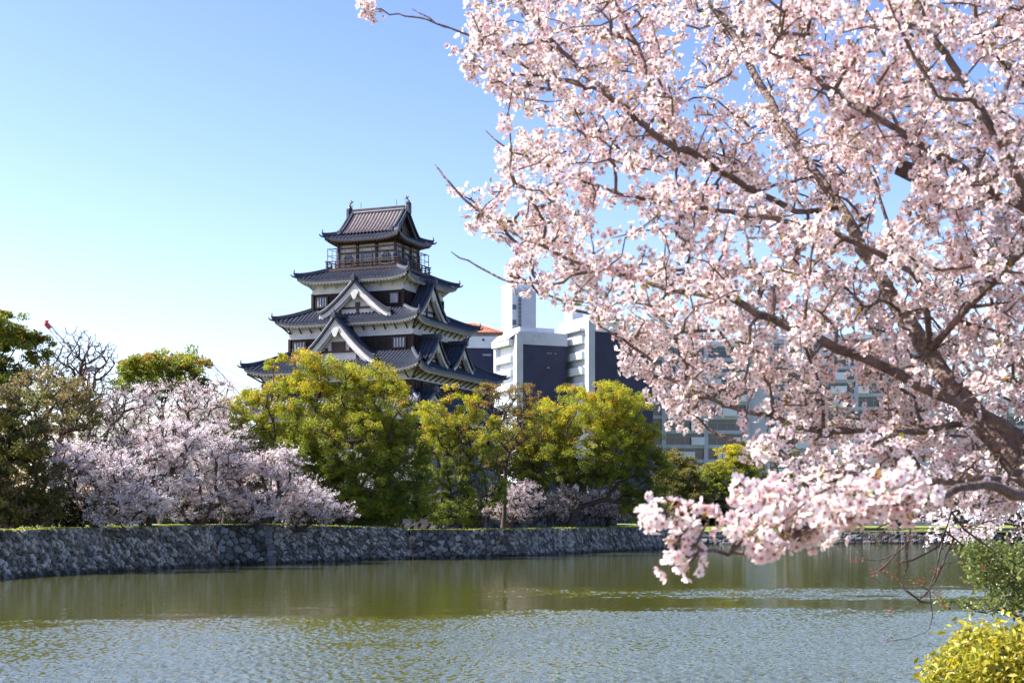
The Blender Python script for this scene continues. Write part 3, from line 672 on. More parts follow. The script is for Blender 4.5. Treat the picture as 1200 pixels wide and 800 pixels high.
# left wing
b = Bld('apartment_building', 'apartment block with dark blue side wall and white balconies right beside the keep roofs', 'building', 608, 300)
W_, L_ = 10.6, 9.5
b.box('wall', 0, W_, 0, L_, 0, b.z(403), 'navy'); b.box('parapet', -.25, W_+.25, -.25, L_, b.z(403)+.0, b.z(388), 'conc')
b.box('balcony_wall', -.3, -.005, 1.2, L_, 0, b.z(404), 'white')
b.box('corner_column', -.7, .7, -.5, 1.1, 0, b.z(392), 'conc')
b.box('end_column', -1.2, -.3, L_-.9, L_+.1, 0, b.z(404), 'white')
b.box('rooftop_block', 1.2, 9, 2, L_-1, b.z(388), b.z(381), 'conc')
mb = MB(); mb.add([(-.4, -.26, b.z(389)), (-.4, L_, b.z(389)), (-1.9, L_, b.z(397)), (-1.9, 1.2, b.z(397)), (-.4, L_, b.z(404)), (-.4, -.26, b.z(404))], [(0, 1, 2, 3)]); mb.box((-1.0, L_/2+.6, b.z(400)), (1.4, L_-1.2, 1.1)); mb.build('canopy', M['white'], b.r)
balconies(b, 1.6, L_-1, (415.5, 432, 448.5, 465, 481), 1.35)
vb = MB()
for x in (6.5, 7.1, 8.2): vb.box((x, -.03, b.z(412)), (.35, .06, .16))
for x in (7, 7.9): vb.box((x-3.6, -.28, b.z(392.5)), (.3, .06, .3))
vb.box((6.6, -.03, b.z(429)), (.5, .06, .18)); vb.build('vent', M['frame'], b.r)
# right wing
b = Bld('apartment_building', 'apartment block with a pink rooftop vent, white parapet and balconies, half behind blossom', 'building', 692, 300)
W_, L_ = 14.5, 13.5
b.box('wall', 0, W_, 0, L_, 0, b.z(388), 'navy'); b.box('parapet', -.25, W_+.25, -.25, L_, b.z(388), b.z(370), 'white')
b.box('balcony_wall', -.3, -.005, 1.2, L_, 0, b.z(388), 'white'); b.box('corner_column', -.7, .75, -.5, 1.1, 0, b.z(375), 'conc')
b.box('rooftop_block', -.0, 2.5, 8, 11.5, b.z(370), b.z(357), 'conc'); mb = MB(); mb.tube([(.6, 9.5, b.z(358)), (.6, 9.5, b.z(352))], .7, 8); mb.build('vent_pipe', M['redtile'], b.r)
mb = MB(); mb.box((-1.0, L_/2+.6, b.z(385)), (1.6, L_-1.4, .5)); mb.build('canopy', M['white'], b.r)
balconies(b, 1.6, L_-2.4, (392.5, 411, 429, 447, 465), 1.5)
b.box('end_column', -1.2, -.3, L_-1.8, L_+.1, 0, b.z(386), 'white')
# lift tower
b = Bld('tower_building', 'tall pale blank lift tower rising above the apartments with a slit of windows', 'building', 600, 330)
b.box('wall', 0, 5.2, 0, 5.6, 0, b.z(331), 'white')
b.box('wall', 1.35, 5.6, -.6, 4.5, 0, b.z(339), 'conc')
sl = MB(); sl.box((1.62, -.62, b.z(368)), (.7, .1, 7.6)); wn = sl.build('window', M['glassd'], b.r)
sl = MB(); 
for k in range(9): sl.box((1.62, -.69, b.z(349.5+k*4.7)), (.74, .06, .12))
sl.build('window_frame', M['frame'], wn)
for py in (359.5, 377.5):
    f = MB(); f.box((.55, -.02, b.z(py)), (.95, .1, 1.1)); f.build('window', M['glassd'], b.r)
for py in (345, 364, 383): 
    f = MB(); f.box((5.62, .8, b.z(py)), (.1, 1.2, 1.2)); f.build('window', M['glassd'], b.r)
f = MB(); f.beam((.6, 2, b.z(331)), (.6, 2, b.z(324)), .12); f.beam((4.6, 2, b.z(331)), (4.6, 2, b.z(326)), .08); f.build('antenna', M['steel'], b.r)
f = MB(); f.tube([(.3, -.1, b.z(334)), (.8, -.1, b.z(342)), (1.2, -.1, b.z(346))], .05, 5); f.build('cable', M['metal'], b.r)
# building with the red hipped roof
b = Bld('office_building', 'dark blue block with pale upper band and red tiled hip roof behind the keep', 'building', 543, 330, R(4))
W_, L_ = 9.0, 14
b.box('wall', -3, W_-.6, 0, L_, 0, b.z(407.5), 'navy'); b.box('upper_wall', -3.1, W_-.9, -.15, L_, b.z(407.5), b.z(394), 'white')
b.box('attic', -1, W_-1.2, 1.0, L_-1, b.z(394), b.z(388.5), 'conc')
mb = MB(); e = b.z(389); a = b.z(376); v = [(-4, -.2, e), (W_-.2, -.2, e), (W_-.2, L_, e), (-4, L_, e), (-1.6, L_/2, a), (2.5, L_/2-3, a)]
mb.add(v, [(0, 1, 5), (0, 5, 4), (2, 3, 4), (2, 4, 5)]); mb.add(v, [(1, 2, 5)]); mb.add(v, [(3, 0, 4)]); mb.box((2.4, L_/2-.1, e-.1), (W_+3.9, L_+.4, .25)); rf = mb.build('roof', M['redtile'], b.r)
mb = MB()
for k in range(9): mb.tube([(-2+k*1.2, -.25, e+.1), (-1.2+k*.42, L_/2-3, a+.05)], .1, 4)
mb.tube([v[0], v[4], v[5], v[1]], .16, 5); mb.build('ridge', M['redtile'], rf)
f = MB(); 
for x in (1.0, 4.4): f.box((x, -.18, b.z(398)), (.5, .12, .5))
f.build('vent', M['metal'], b.r)
f = MB(); f.box((5.2, -.03, b.z(415.5)), (1.9, .06, .35)); f.build('vent', M['frame'], b.r)
# slab block of flats with gridded facade
def slab(label, px, Y, phi, wid, dep, ytop, ybase_rows, bay, rows, seed, wallm='conc'):
    r = random.Random(seed); b = Bld('slab_building', label, 'building', px, Y, phi)
    H = b.z(ytop); b.box('wall', 0, wid, .5, dep, 0, H, wallm)
    b.box('parapet', -.3, wid+.3, -.2, dep+.2, H, H+1.0, 'white')
    n = int(wid/bay); sl = MB(); wi = 0
    for k in range(n+1): sl.box((k*bay, .15, H/2), (.9, .9, H))
    b_col = sl.build('column', M['conc'], b.r)
    for i in range(rows):
        z0 = b.z(ybase_rows)-i*3.15
        if z0 < 3: break
        m = MB(); m.box((n*bay/2, .2, z0-1.05), (n*bay, .7, .75)); m.build('floor_band', M['conc'], b.r)
        for k in range(n):
            x0 = k*bay+.45; x1 = (k+1)*bay-.45; wdt = (x1-x0)/3
            w1 = MB(); w1.box(((x0+x1)/2, .42, z0+.4), (x1-x0, .1, 2.2)); wo_ = w1.build('window', M['glassd'], b.r); wi += 1
            fm = MB()
            for q in range(5): fm.box((x0+(x1-x0)*q/4, .33, z0+.4), (.12, .1, 2.2))
            fm.box(((x0+x1)/2, .33, z0+.95), (x1-x0, .09, .09)); fm.build('window_frame', M['frame'], wo_)
            j = r.choice((0, 1, 1, 2, 3))
            if j < 3:
                p = MB(); cx = x0+wdt*(j+.5); ww = wdt*1.5 if j == 1 else wdt
                p.box((cx, -.25, z0+.1), (ww, .9, 1.7)); p.build('balcony', M['panel'], b.r)
    return b
slab('pale grid fronted flats seen between the right camphor tree and the blossom branches', 728, 322, R(6), 33, 14, 404, 414, 9.3, 13, 3)
slab('mauve grey block behind the blossoms right of the grid fronted flats', 880, 345, R(-4), 44, 14, 398, 410, 8, 14, 5)
slab('far pale block mostly hidden behind the dense blossom at right', 1095, 380, R(5), 38, 14, 470, 480, 8, 11, 9)
# tower cranes
def crane(label, tip, foot, Y, group):
    t = P(*tip, Y); f0 = P(*foot, Y); r = empty('tower_crane', (f0[0], f0[1], 2.6)); tag(r, label, 'crane', group); o = np.array(r.location)
    m = MB(); h = f0[2]-2.6
    for sx in (-.8, .8):
        for sy in (-.8, .8): m.beam((sx, sy, 0), (sx, sy, h), .2)
    for z in np.arange(0, h-2, 2):
        m.beam((-.8, -.8, z), (.8, -.8, z+2), .12); m.beam((.8, .8, z), (-.8, .8, z+2), .12); m.beam((-.8, .8, z), (-.8, -.8, z+2), .12); m.beam((.8, -.8, z), (.8, .8, z+2), .12)
    m.build('mast', M['red'], r)
    a = f0-o; b = t-o; d = b-a; L = np.linalg.norm(d); d /= L; up = np.cross(d, (0, 1, 0)); up /= np.linalg.norm(up)
    def lat(name, s0, s1, mt):
        j = MB(); k = np.arange(s0*L, s1*L, 1.4)
        w0 = .55
        for u, v in ((-w0, -w0), (w0, -w0), (0, w0)): j.beam(a+d*s0*L+up*v+np.array((0, u, 0)), a+d*s1*L+up*v+np.array((0, u, 0)), .13)
        for i, s in enumerate(k): 
            sg = 1 if i % 2 else -1; j.beam(a+d*s+up*(w0*sg), a+d*min(s+1.4, s1*L)-up*(w0*sg), .1)
        j.build(name, M[mt], r)
    lat('jib', 0, .42, 'steel'); lat('jib', .42, .62, 'red'); lat('jib', .62, .93, 'steel')
    j = MB(); j.beam(a+d*.9*L, b, 1.0, 1.3); j.tube([b, b+up*-.6+d*.5, b-up*1.1+d*.1], [.6, .5, .2], 6); j.build('jib_head', M['red'], r)
    c = MB(); q = a+np.array((5.5, 0, 5)); c.beam(b, q, .09); c.beam(b-d*3, a+np.array((3, 0, 2)), .09); c.beam(b+(0, 0, -.3), b+(0, 0, -5.5), .07); c.build('cable', M['metal'], r)
    cb = MB(); cb.box((1.8, 0, h-.2), (4.4, 1.8, 1.3)); cb.beam((2, 0, h+.3), q, .2); cb.build('cab', M['steel'], r)
crane('red tipped crane jib rising behind the bare tree at left', (54, 379), (101, 432), 450, 'tower cranes behind the trees')
crane('red headed crane jib with long cables just left of the keep', (244, 424), (286, 470), 470, 'tower cranes behind the trees')

# ------------------------------------------------------------------ growing things
def unit(v): return v/(np.linalg.norm(v, axis=-1, keepdims=True)+1e-9)
def frames(nrm, r):
    """orthonormal frames with z = nrm and random spin"""
    a = unit(r.normal(size=nrm.shape)); x = unit(np.cross(nrm, a)); return x, np.cross(nrm, x), nrm
def stamp(mb, c, fr, tmpl, size, col, tcol=None):
    """polygons of one template at many frames"""
    X, Y, Z = fr; k = len(tmpl); n = len(c); size = np.broadcast_to(size, (n,))
    v = c[:, None]+size[:, None, None]*(tmpl[None, :, 0:1]*X[:, None]+tmpl[None, :, 1:2]*Y[:, None]+tmpl[None, :, 2:3]*Z[:, None])
    cc = np.broadcast_to(col[:, None], (n, k, 3)) if tcol is None else col[:, None]*tcol[None]
    mb.add(v.reshape(-1, 3), np.arange(n*k).reshape(n, k), cc.reshape(-1, 3))
LEAF4 = np.array([(-.5, 0, 0), (0, -.3, .06), (.5, 0, 0), (0, .3, .06)])
LEAF6 = np.array([(-.5, 0, 0), (-.2, -.2, .05), (.2, -.18, .05), (.5, 0, -.05), (.2, .18, .05), (-.2, .2, .05)])
class Skel:
    def __init__(s, base):
        s.p = [np.array(base, float)]; s.par = [-1]; s.len = [0.]; s.fix = {0: None}; s.chains = []
    def chain(s, start, pts, rad=None, sc=None):
        idx = [start]
        for k, q in enumerate(pts):
            q = np.array(q, float); j = idx[-1]; s.p.append(q); s.par.append(j); s.len.append(s.len[j]+np.linalg.norm(q-s.p[j])); idx.append(len(s.p)-1)
            if rad is not None: s.fix[len(s.p)-1] = rad[k]
        s.chains.append(idx); return idx
    def grow(s, targets, r, seg=1., wlen=.35, arch=.1, jit=.06, only=None, order=True):
        ends = []
        base = s.p[min(len(s.p)-1, 3)]
        if order: targets = targets[np.argsort(np.linalg.norm(targets-base, axis=1))]
        P_ = np.array(s.p); Ln = np.array(s.len); cap = len(P_)
        buf = np.zeros((cap+len(targets)*40, 3)); bl = np.zeros(len(buf)); buf[:cap] = P_; bl[:cap] = Ln; n = cap
        for T in targets:
            lo = 0 if only is None else only
            d = np.linalg.norm(buf[lo:n]-T, axis=1)+wlen*bl[lo:n]+np.where(buf[lo:n, 2] > T[2]+.4*seg, .6*(buf[lo:n, 2]-T[2]), 0)
            j = int(np.argmin(d))+lo; A = buf[j]; D = np.linalg.norm(T-A); k = max(2, min(30, int(math.ceil(D/seg))))
            t = np.linspace(0, 1, k+1)[1:, None]
            pts = A+(T-A)*t+np.array((0, 0, arch*D))*np.sin(np.pi*t)+r.normal(0, jit*D/np.sqrt(k), (k, 3))*np.sin(np.pi*t*.98)
            idx = s.chain(j, pts)
            m = len(pts); buf[n:n+m] = pts; bl[n:n+m] = s.len[-m:]; n += m; ends.append(idx[-1])
        return ends
    def radii(s, tip, root, p=2.3):
        n = len(s.p); a = np.zeros(n); kids = np.zeros(n, int)
        for i in range(n-1, 0, -1):
            if a[i] == 0: a[i] = 1.
            a[s.par[i]] += a[i]*(1 if kids[s.par[i]] else 1); kids[s.par[i]] += 1
        r = a**(1/p); rr = tip*(r/1.)**(math.log(root/tip)/math.log(max(r[0], 1.01)))
        for k, v in s.fix.items():
            if v: rr[k] = v
        s.r = rr; return rr
    def mesh(s, mb, sides=5, rmin=0., flare=1.35):
        P_ = np.array(s.p)
        for ci, idx in enumerate(s.chains):
            r = s.r[idx].copy()
            if len(idx) > 1: r[0] = min(r[0], r[1]*1.25)
            if max(r) < rmin: continue
            if idx[0] == 0 and ci == 0: r[0] = s.r[idx[1]]*flare
            r[-1] *= .6
            mb.tube(P_[idx], r, sides if r[0] > rmin*2 or r[0] > .05 else 4)
def sample_crown(ells, Y, n, mind, r, shell=.5, dz=.8):
    """points in a union of ellipsoids given as seen from the bank"""
    areas = np.array([e[2]*e[3] for e in ells], float); areas /= areas.sum(); out = []
    tries = 0
    while len(out) < n and tries < n*40:
        tries += 1; e = ells[r.choice(len(ells), p=areas)]
        v = unit(r.normal(size=3))*(shell+(1-shell)*r.random())**.7
        k = Y/F; q = P(e[0]+v[0]*e[2], e[1]+v[1]*e[3], Y); q[1] += v[2]*max(e[2], e[3])*k*dz
        if q[2] < 3.6: continue
        if out and np.min(np.linalg.norm(np.array(out)-q, axis=1)) < mind: continue
        out.append(q)
    return np.array(out)
def pick(pal, n, r):
    w_ = np.array([p[0] for p in pal], float); w_ /= w_.sum(); return np.array([p[1] for p in pal])[r.choice(len(pal), n, p=w_)]
TREEN = [0]
def tree(name, label, cat, Y, base, ells, n, cr, lp, ls, pal, group=None, flat=.7, root=.35, tip=.035, seg=1.0, fork=.25, part='crown', m='leaf', bark='bark', dz=.8, mind=None, stems=1, hang=0, wig=.25, top=None, twigs=0, arch=.1, upn=.4, bare=0, sides=5, bp=0, spray=0, shell=.5):
    TREEN[0] += 1; r = np.random.default_rng(100+TREEN[0]); k = Y/F
    b = P(base[0], 600, Y); b[2] = 2.95 if Y < 235 else 2.6
    if bp: b[2] = bp
    e = empty(name, b); tag(e, label, cat, group)
    T = sample_crown(ells, Y, n, mind or cr*.75, r, dz=dz, shell=shell)
    T[:, 2] = np.maximum(T[:, 2], 3.8)
    zc = T[:, 2].mean(); s = Skel(b)
    for st in range(stems):
        f = b+np.array((r.normal(0, .8+.6*(stems > 1)), r.normal(0, .5), max(1.5, (zc-b[2])*fork*r.uniform(.85, 1.2))))
        pts = [b+(f-b)*t+r.normal(0, .1, 3)*(t < 1) for t in (.33, .66, 1)]
        s.chain(0, pts)
    s.grow(T, r, seg=seg, arch=arch)
    nc = len(s.chains)
    if twigs:
        n0 = len(s.p); ext = np.repeat(T, twigs, 0)+unit(r.normal(size=(len(T)*twigs, 3))+(0, 0, .4))*cr*r.uniform(.6, 1.5, (len(T)*twigs, 1))
        s.grow(ext, r, seg=seg*.6, arch=.05, wlen=.1, jit=.12)
    s.radii(tip, root)
    late = []
    if not lp: late = s.chains[nc:]; s.chains = s.chains[:nc]
    mb = MB(); s.p = [q-b for q in s.p]; s.mesh(mb, sides)
    mb.build('trunk', M[bark], e, smooth=True)
    if not lp:
        mb = MB(); s.chains = late; s.mesh(mb, 4); mb.build('crown', M[bark], e, smooth=True)
    if lp:
        keep = r.random(len(T)) > bare
        C = T[keep]; rad = cr*r.uniform(.6, 1.25, len(C)); N = len(C)
        sub = 6; sc = np.repeat(C, sub, 0)+unit(r.normal(size=(N*sub, 3)))*np.repeat(rad, sub)[:, None]*np.array((.75, .75, .75*flat)); srad = np.repeat(rad, sub)*.5
        kk = max(1, lp//sub); cc = np.repeat(sc, kk, 0); rr = np.repeat(srad, kk)
        d = unit(r.normal(size=(len(cc), 3))); d[:, 2] = d[:, 2]*.8
        pos = cc+d*(rr*r.uniform(.35, 1.15, len(cc)))[:, None]*np.array((1, 1, flat if hang == 0 else 1.0))
        if spray:
            ns_ = N*spray; c0 = np.repeat(C, spray, 0); dv = unit(r.normal(size=(ns_, 3))*(1, 1, .35)+(0, 0, .22)); ln = cr*r.uniform(.7, 1.7, ns_); st_ = c0+r.normal(0, cr*.25, (ns_, 3))*(1, 1, .6)
            kq = max(1, lp//spray); u = r.random((ns_, kq)); bend = np.where(r.random(ns_) < .5, -.25, .15)
            pos = st_[:, None]+dv[:, None]*(u*ln[:, None])[..., None]; pos[..., 2] += (u**2)*bend[:, None]*ln[:, None]
            pos = pos.reshape(-1, 3)+r.normal(0, .075, (ns_*kq, 3)); d = unit(r.normal(size=pos.shape))
        pos[:, 2] = np.maximum(pos[:, 2], 3.1-hang)
        nr = unit(r.normal(size=pos.shape)+d*.5+np.array((0, 0, upn)))
        col = np.repeat(np.repeat(pick(pal, N, r), sub, 0)*.6+.4*pick(pal, N*sub, r), kk, 0)
        if spray: col = np.repeat(pick(pal, N*spray, r), kq, 0)
        # fresh growth sits on top of the crown
        if top is not None:
            h = (pos[:, 2]-T[:, 2].min())/(np.ptp(T[:, 2])+.1); a = np.clip((h-.35)/.5, 0, 1)[:, None]*(.35+.65*(np.repeat(r.random(N*sub), kk) > .35))[:, None]
            tc = np.repeat(pick(top, N*sub, r), kk, 0); col = col*(1-a)+tc*a
        col = col*r.uniform(1-wig, 1+wig, (len(col), 1))
        lb = MB(); stamp(lb, pos-b, frames(nr, r), LEAF4, ls*r.uniform(.6, 1.3, len(pos)), col)
        lb.build(part, M[m], e, attr=True)
    return e
GREEN = [(3, (.11, .15, .022)), (3, (.18, .22, .024)), (2, (.28, .31, .026)), (1, (.03, .045, .013))]
FRESH = [(4, (.42, .41, .02)), (3, (.50, .41, .02)), (1, (.50, .30, .03)), (2, (.28, .32, .02))]
YELL = [(3, (.48, .42, .02)), (3, (.38, .36, .02)), (1, (.45, .30, .03))]
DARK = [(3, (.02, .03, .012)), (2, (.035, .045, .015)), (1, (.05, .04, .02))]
BROWN = [(3, (.24, .19, .08)), (2, (.20, .20, .06)), (1, (.32, .23, .06))]
PINK = [(4, (.78, .70, .72)), (4, (.84, .79, .79)), (1, (.66, .52, .56)), (2, (.30, .20, .19))]
PINKD = [(4, (.60, .51, .55)), (3, (.68, .60, .63)), (2, (.34, .25, .26))]
G1 = 'cherry trees in bloom along the moat wall'; G2 = 'camphor trees in front of the keep'
# behind: evergreens, bare trees
tree('evergreen_tree', 'rounded yellow green evergreen showing above the cherries left of the keep', 'tree', 172, (190, 0), [(190, 440, 52, 24), (165, 432, 24, 14), (215, 430, 20, 14), (225, 450, 22, 16)], 60, 1.5, 380, .34, GREEN, top=[(2, (.22, .25, .02)), (2, (.3, .3, .025)), (1, (.3, .2, .03))], fork=.5)
tree('evergreen_tree', 'tall yellow tipped evergreen at the far left edge', 'tree', 128, (2, 0), [(8, 415, 36, 45), (-20, 400, 40, 50), (10, 378, 16, 10), (30, 402, 20, 16), (5, 470, 40, 40)], 75, 1.15, 480, .27, GREEN, top=[(2, (.32, .30, .03)), (1, (.38, .24, .03)), (2, (.18, .2, .02))], fork=.5, bare=.15)
tree('broadleaf_tree', 'sparse brown leaved tree between the left evergreen and the bare tree', 'tree', 122, (50, 0), [(50, 465, 42, 42), (40, 520, 38, 50), (85, 480, 30, 40)], 70, 1.1, 330, .2, BROWN, fork=.4, twigs=3, bare=.25)
tree('evergreen_tree', 'dark olive tree standing low on the wall at the left edge', 'tree', 112, (12, 0), [(10, 555, 55, 60), (-40, 530, 50, 70), (30, 510, 30, 35), (5, 480, 35, 25), (45, 590, 35, 22)], 120, 1.1, 480, .22, [(3, (.10, .10, .035)), (2, (.16, .16, .04)), (1, (.28, .25, .05)), (2, (.14, .10, .06))], fork=.35, twigs=2)
tree('bare_tree', 'leafless tree with spreading dark limbs against the sky at left', 'tree', 136, (84, 0), [(100, 420, 34, 28), (70, 440, 22, 30), (115, 425, 22, 22), (85, 400, 22, 8), (90, 460, 40, 25)], 110, .8, 0, 1, DARK, root=.42, tip=.03, seg=.8, fork=.62, twigs=7, arch=.03)
tree('bare_tree', 'grey leafless tree with many upright stems beside the sparse brown tree', 'tree', 130, (60, 0), [(62, 450, 20, 40), (120, 480, 25, 35), (50, 420, 12, 20)], 70, .8, 0, 1, DARK, root=.25, tip=.025, seg=.8, fork=.5, twigs=6, stems=3, bark='bark_pale', arch=.02)
tree('evergreen_tree', 'dark evergreen seen through the gaps of the upper cherries', 'tree', 176, (215, 0), [(215, 540, 70, 60), (150, 550, 40, 50)], 70, 1.7, 330, .36, DARK, fork=.4)
tree('evergreen_tree', 'dark evergreen between the cherries and the largest camphor', 'tree', 178, (300, 0), [(295, 555, 50, 48), (330, 570, 45, 40)], 55, 1.7, 330, .36, DARK, fork=.4)
tree('evergreen_tree', 'dark evergreen filling the gap behind the half bare tree', 'tree', 214, (600, 0), [(598, 560, 38, 50), (575, 585, 30, 28)], 60, 1.8, 330, .38, DARK, fork=.4)
# cherries on the left
def cherry(label, Y, bx, ells, n=90, pal=PINK, lp=430, ls=.14, **k):
    return tree('cherry_tree', label, 'cherry tree', Y, (bx, 0), ells, int(n*.78), k.pop('cr', .85), lp, ls, pal, group=G1, flat=.6, root=k.pop('root', .32), tip=.042, fork=k.pop('fork', .26), part='blossom', m='petal', twigs=5, spray=13, stems=k.pop('stems', 2), wig=.14, arch=.14, mind=.75, upn=.8, **k)
cherry('highest pale cherry tree rising behind the others beneath the rounded evergreen', 150, 190, [(190, 480, 60, 36), (145, 480, 38, 42), (235, 470, 34, 30)], 110, lp=300, bare=.15, fork=.5, root=.4)
cherry('tall pale cherry tree touching the left side of the big camphor', 156, 262, [(262, 478, 32, 35), (240, 500, 40, 40), (285, 500, 25, 30), (250, 540, 40, 30)], 95, fork=.4)
cherry('greyish pink cherry tree thin in blossom behind the bare tree', 134, 120, [(115, 505, 40, 30), (150, 470, 30, 25), (95, 520, 30, 25)], 60, pal=PINKD, lp=240, bare=.3, fork=.45)
cherry('broad cherry tree drooping over the wall near the left edge', 114, 112, [(110, 560, 55, 38), (85, 540, 32, 22), (150, 585, 40, 25), (130, 608, 30, 18)], 115, hang=1.0)
cherry('white pink cherry tree with layered boughs, second along the wall', 121, 172, [(175, 545, 55, 42), (200, 520, 40, 30), (165, 590, 45, 20)], 120)
cherry('full pale cherry tree in the middle of the left row', 131, 238, [(235, 550, 50, 42), (250, 520, 40, 28), (230, 590, 50, 20)], 115)
cherry('cherry tree with dark open trunk under the big camphor', 134, 300, [(300, 570, 45, 38), (320, 545, 30, 22), (290, 600, 45, 12)], 100)
cherry('low cherry tree trailing its blossom tips right toward the wall corner', 138, 352, [(350, 585, 35, 25), (375, 598, 30, 14), (335, 575, 25, 22), (398, 606, 14, 5)], 75)
cherry('grey pink young cherry in the shade of the open camphor', 170, 598, [(600, 590, 34, 20), (580, 598, 20, 12), (615, 580, 18, 14)], 60, pal=PINKD, lp=300, root=.22)
cherry('small round cherry before the dark trunks left of the last camphor', 182, 662, [(662, 588, 24, 20), (650, 596, 18, 12)], 45, lp=330, root=.22)
cherry('rightmost small pink cherry near the wall end', 190, 712, [(712, 586, 32, 22), (732, 594, 20, 16), (695, 592, 18, 14)], 65, lp=330, root=.25)
# camphors
tree('camphor_tree', 'largest billowing yellow green camphor tree in front of the keep', 'tree', 152, (398, 0), [(350, 436, 38, 25), (396, 444, 42, 20), (356, 484, 70, 44), (430, 452, 30, 28), (455, 485, 38, 42), (400, 520, 85, 52), (430, 570, 62, 42), (470, 545, 35, 50), (290, 490, 26, 32), (365, 560, 40, 35), (420, 595, 60, 18), (470, 590, 35, 22)], 330, 1.1, 640, .18, GREEN, group=G2, flat=.95, shell=.6, top=FRESH, root=.7, tip=.06, fork=.3, stems=3, mind=.95)
tree('camphor_tree', 'open branched camphor with a separate top tuft beside the largest one', 'tree', 162, (548, 0), [(544, 470, 22, 16), (520, 497, 26, 24), (560, 510, 36, 30), (520, 540, 34, 36), (560, 565, 38, 30), (500, 575, 22, 28), (535, 595, 40, 16), (500, 510, 14, 40)], 130, 1.0, 560, .175, GREEN, group=G2, flat=.95, shell=.6, top=FRESH, root=.5, tip=.05, fork=.3, stems=2, bare=.12, mind=1.0)
tree('broadleaf_tree', 'half bare tree with thin orange brown leaves reaching up before the apartment balconies', 'tree', 166, (590, 0), [(592, 470, 26, 24), (605, 500, 32, 30), (580, 520, 28, 30), (622, 462, 12, 18), (572, 462, 10, 12)], 90, .85, 200, .18, [(2, (.30, .17, .05)), (2, (.25, .22, .03)), (2, (.16, .13, .04)), (1, (.3, .28, .03))], root=.26, tip=.03, fork=.45, twigs=3, bare=.35)
tree('camphor_tree', 'wide domed camphor at the right before the dark blue wall', 'tree', 182, (668, 0), [(690, 482, 62, 28), (720, 478, 42, 24), (640, 508, 45, 34), (735, 515, 42, 40), (690, 530, 70, 42), (700, 465, 30, 12), (755, 550, 30, 38), (645, 545, 42, 30), (755, 590, 28, 22), (610, 530, 30, 26)], 270, 1.22, 600, .2, GREEN, group=G2, flat=.95, shell=.6, top=FRESH, root=.75, tip=.06, fork=.3, stems=3, mind=1.1)
tree('camphor_tree', 'small golden camphor with a pointed top in front of the grid fronted flats', 'tree', 236, (866, 0), [(868, 532, 20, 16), (860, 555, 34, 20), (845, 572, 40, 18), (880, 560, 20, 25)], 80, 1.35, 380, .3, GREEN, top=YELL, root=.5, tip=.07)
tree('camphor_tree', 'low yellow green camphor between the domed camphor and the golden one', 'tree', 226, (800, 0), [(800, 562, 28, 28), (788, 545, 16, 20), (815, 580, 28, 16), (785, 590, 24, 20)], 80, 1.3, 360, .28, [(2, (.14, .13, .03)), (2, (.1, .11, .025)), (1, (.2, .15, .04))], top=[(2, (.26, .24, .03)), (1, (.2, .15, .04))], root=.4, tip=.06)
for i, (px, py, rx, ry, Y, lb) in enumerate(((822, 600, 40, 16, 232, 'dark clipped evergreen under the golden camphor'), (905, 600, 36, 22, 246, 'dark evergreen on the far shore just right of the golden camphor'), (975, 590, 45, 34, 252, 'dark evergreen clump behind the lowest blossom spray'), (1050, 585, 45, 40, 256, 'tall dark evergreen behind the hanging red budded twigs'), (1130, 588, 50, 36, 250, 'dark far shore evergreen beyond the green shrub'), (1230, 580, 60, 45, 258, 'dark far shore evergreen past the right edge of the view'))):
    if i in (1, 5): continue
    tree('evergreen_tree', lb, 'tree', Y, (px, 0), [(px, py, rx, ry), (px+rx*.4, py-ry*.4, rx*.5, ry*.6)], 55, 1.7, 260, .42, DARK if i != 1 else GREEN, group='dark evergreens on the far shore', root=.4, tip=.08)
tree('bare_tree', 'brown leafless tree before the mauve block behind the blossoms', 'tree', 248, (922, 0), [(920, 550, 32, 30), (945, 560, 25, 25), (985, 500, 20, 40)], 60, 1.2, 60, .3, BROWN, root=.35, tip=.06, fork=.4, twigs=5, seg=1.3)
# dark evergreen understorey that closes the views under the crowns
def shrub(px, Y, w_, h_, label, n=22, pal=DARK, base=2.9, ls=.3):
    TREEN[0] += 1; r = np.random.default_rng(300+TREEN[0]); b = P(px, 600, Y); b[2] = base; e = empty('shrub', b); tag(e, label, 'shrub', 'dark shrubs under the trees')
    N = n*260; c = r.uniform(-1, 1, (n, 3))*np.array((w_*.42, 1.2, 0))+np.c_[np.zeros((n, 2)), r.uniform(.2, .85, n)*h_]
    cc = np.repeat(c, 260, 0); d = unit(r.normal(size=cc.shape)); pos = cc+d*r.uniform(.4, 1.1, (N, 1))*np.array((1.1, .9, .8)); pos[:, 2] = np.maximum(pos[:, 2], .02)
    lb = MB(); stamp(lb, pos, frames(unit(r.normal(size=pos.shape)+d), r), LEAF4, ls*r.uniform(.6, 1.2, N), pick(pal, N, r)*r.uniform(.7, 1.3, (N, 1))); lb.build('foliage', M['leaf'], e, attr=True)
    st = MB()
    for q in c[:10]: st.tube([np.array((q[0]*.3, q[1]*.3, -.1)), q*.6, q], [.09, .06, .03], 4)
    st.build('stem', M['bark'], e)
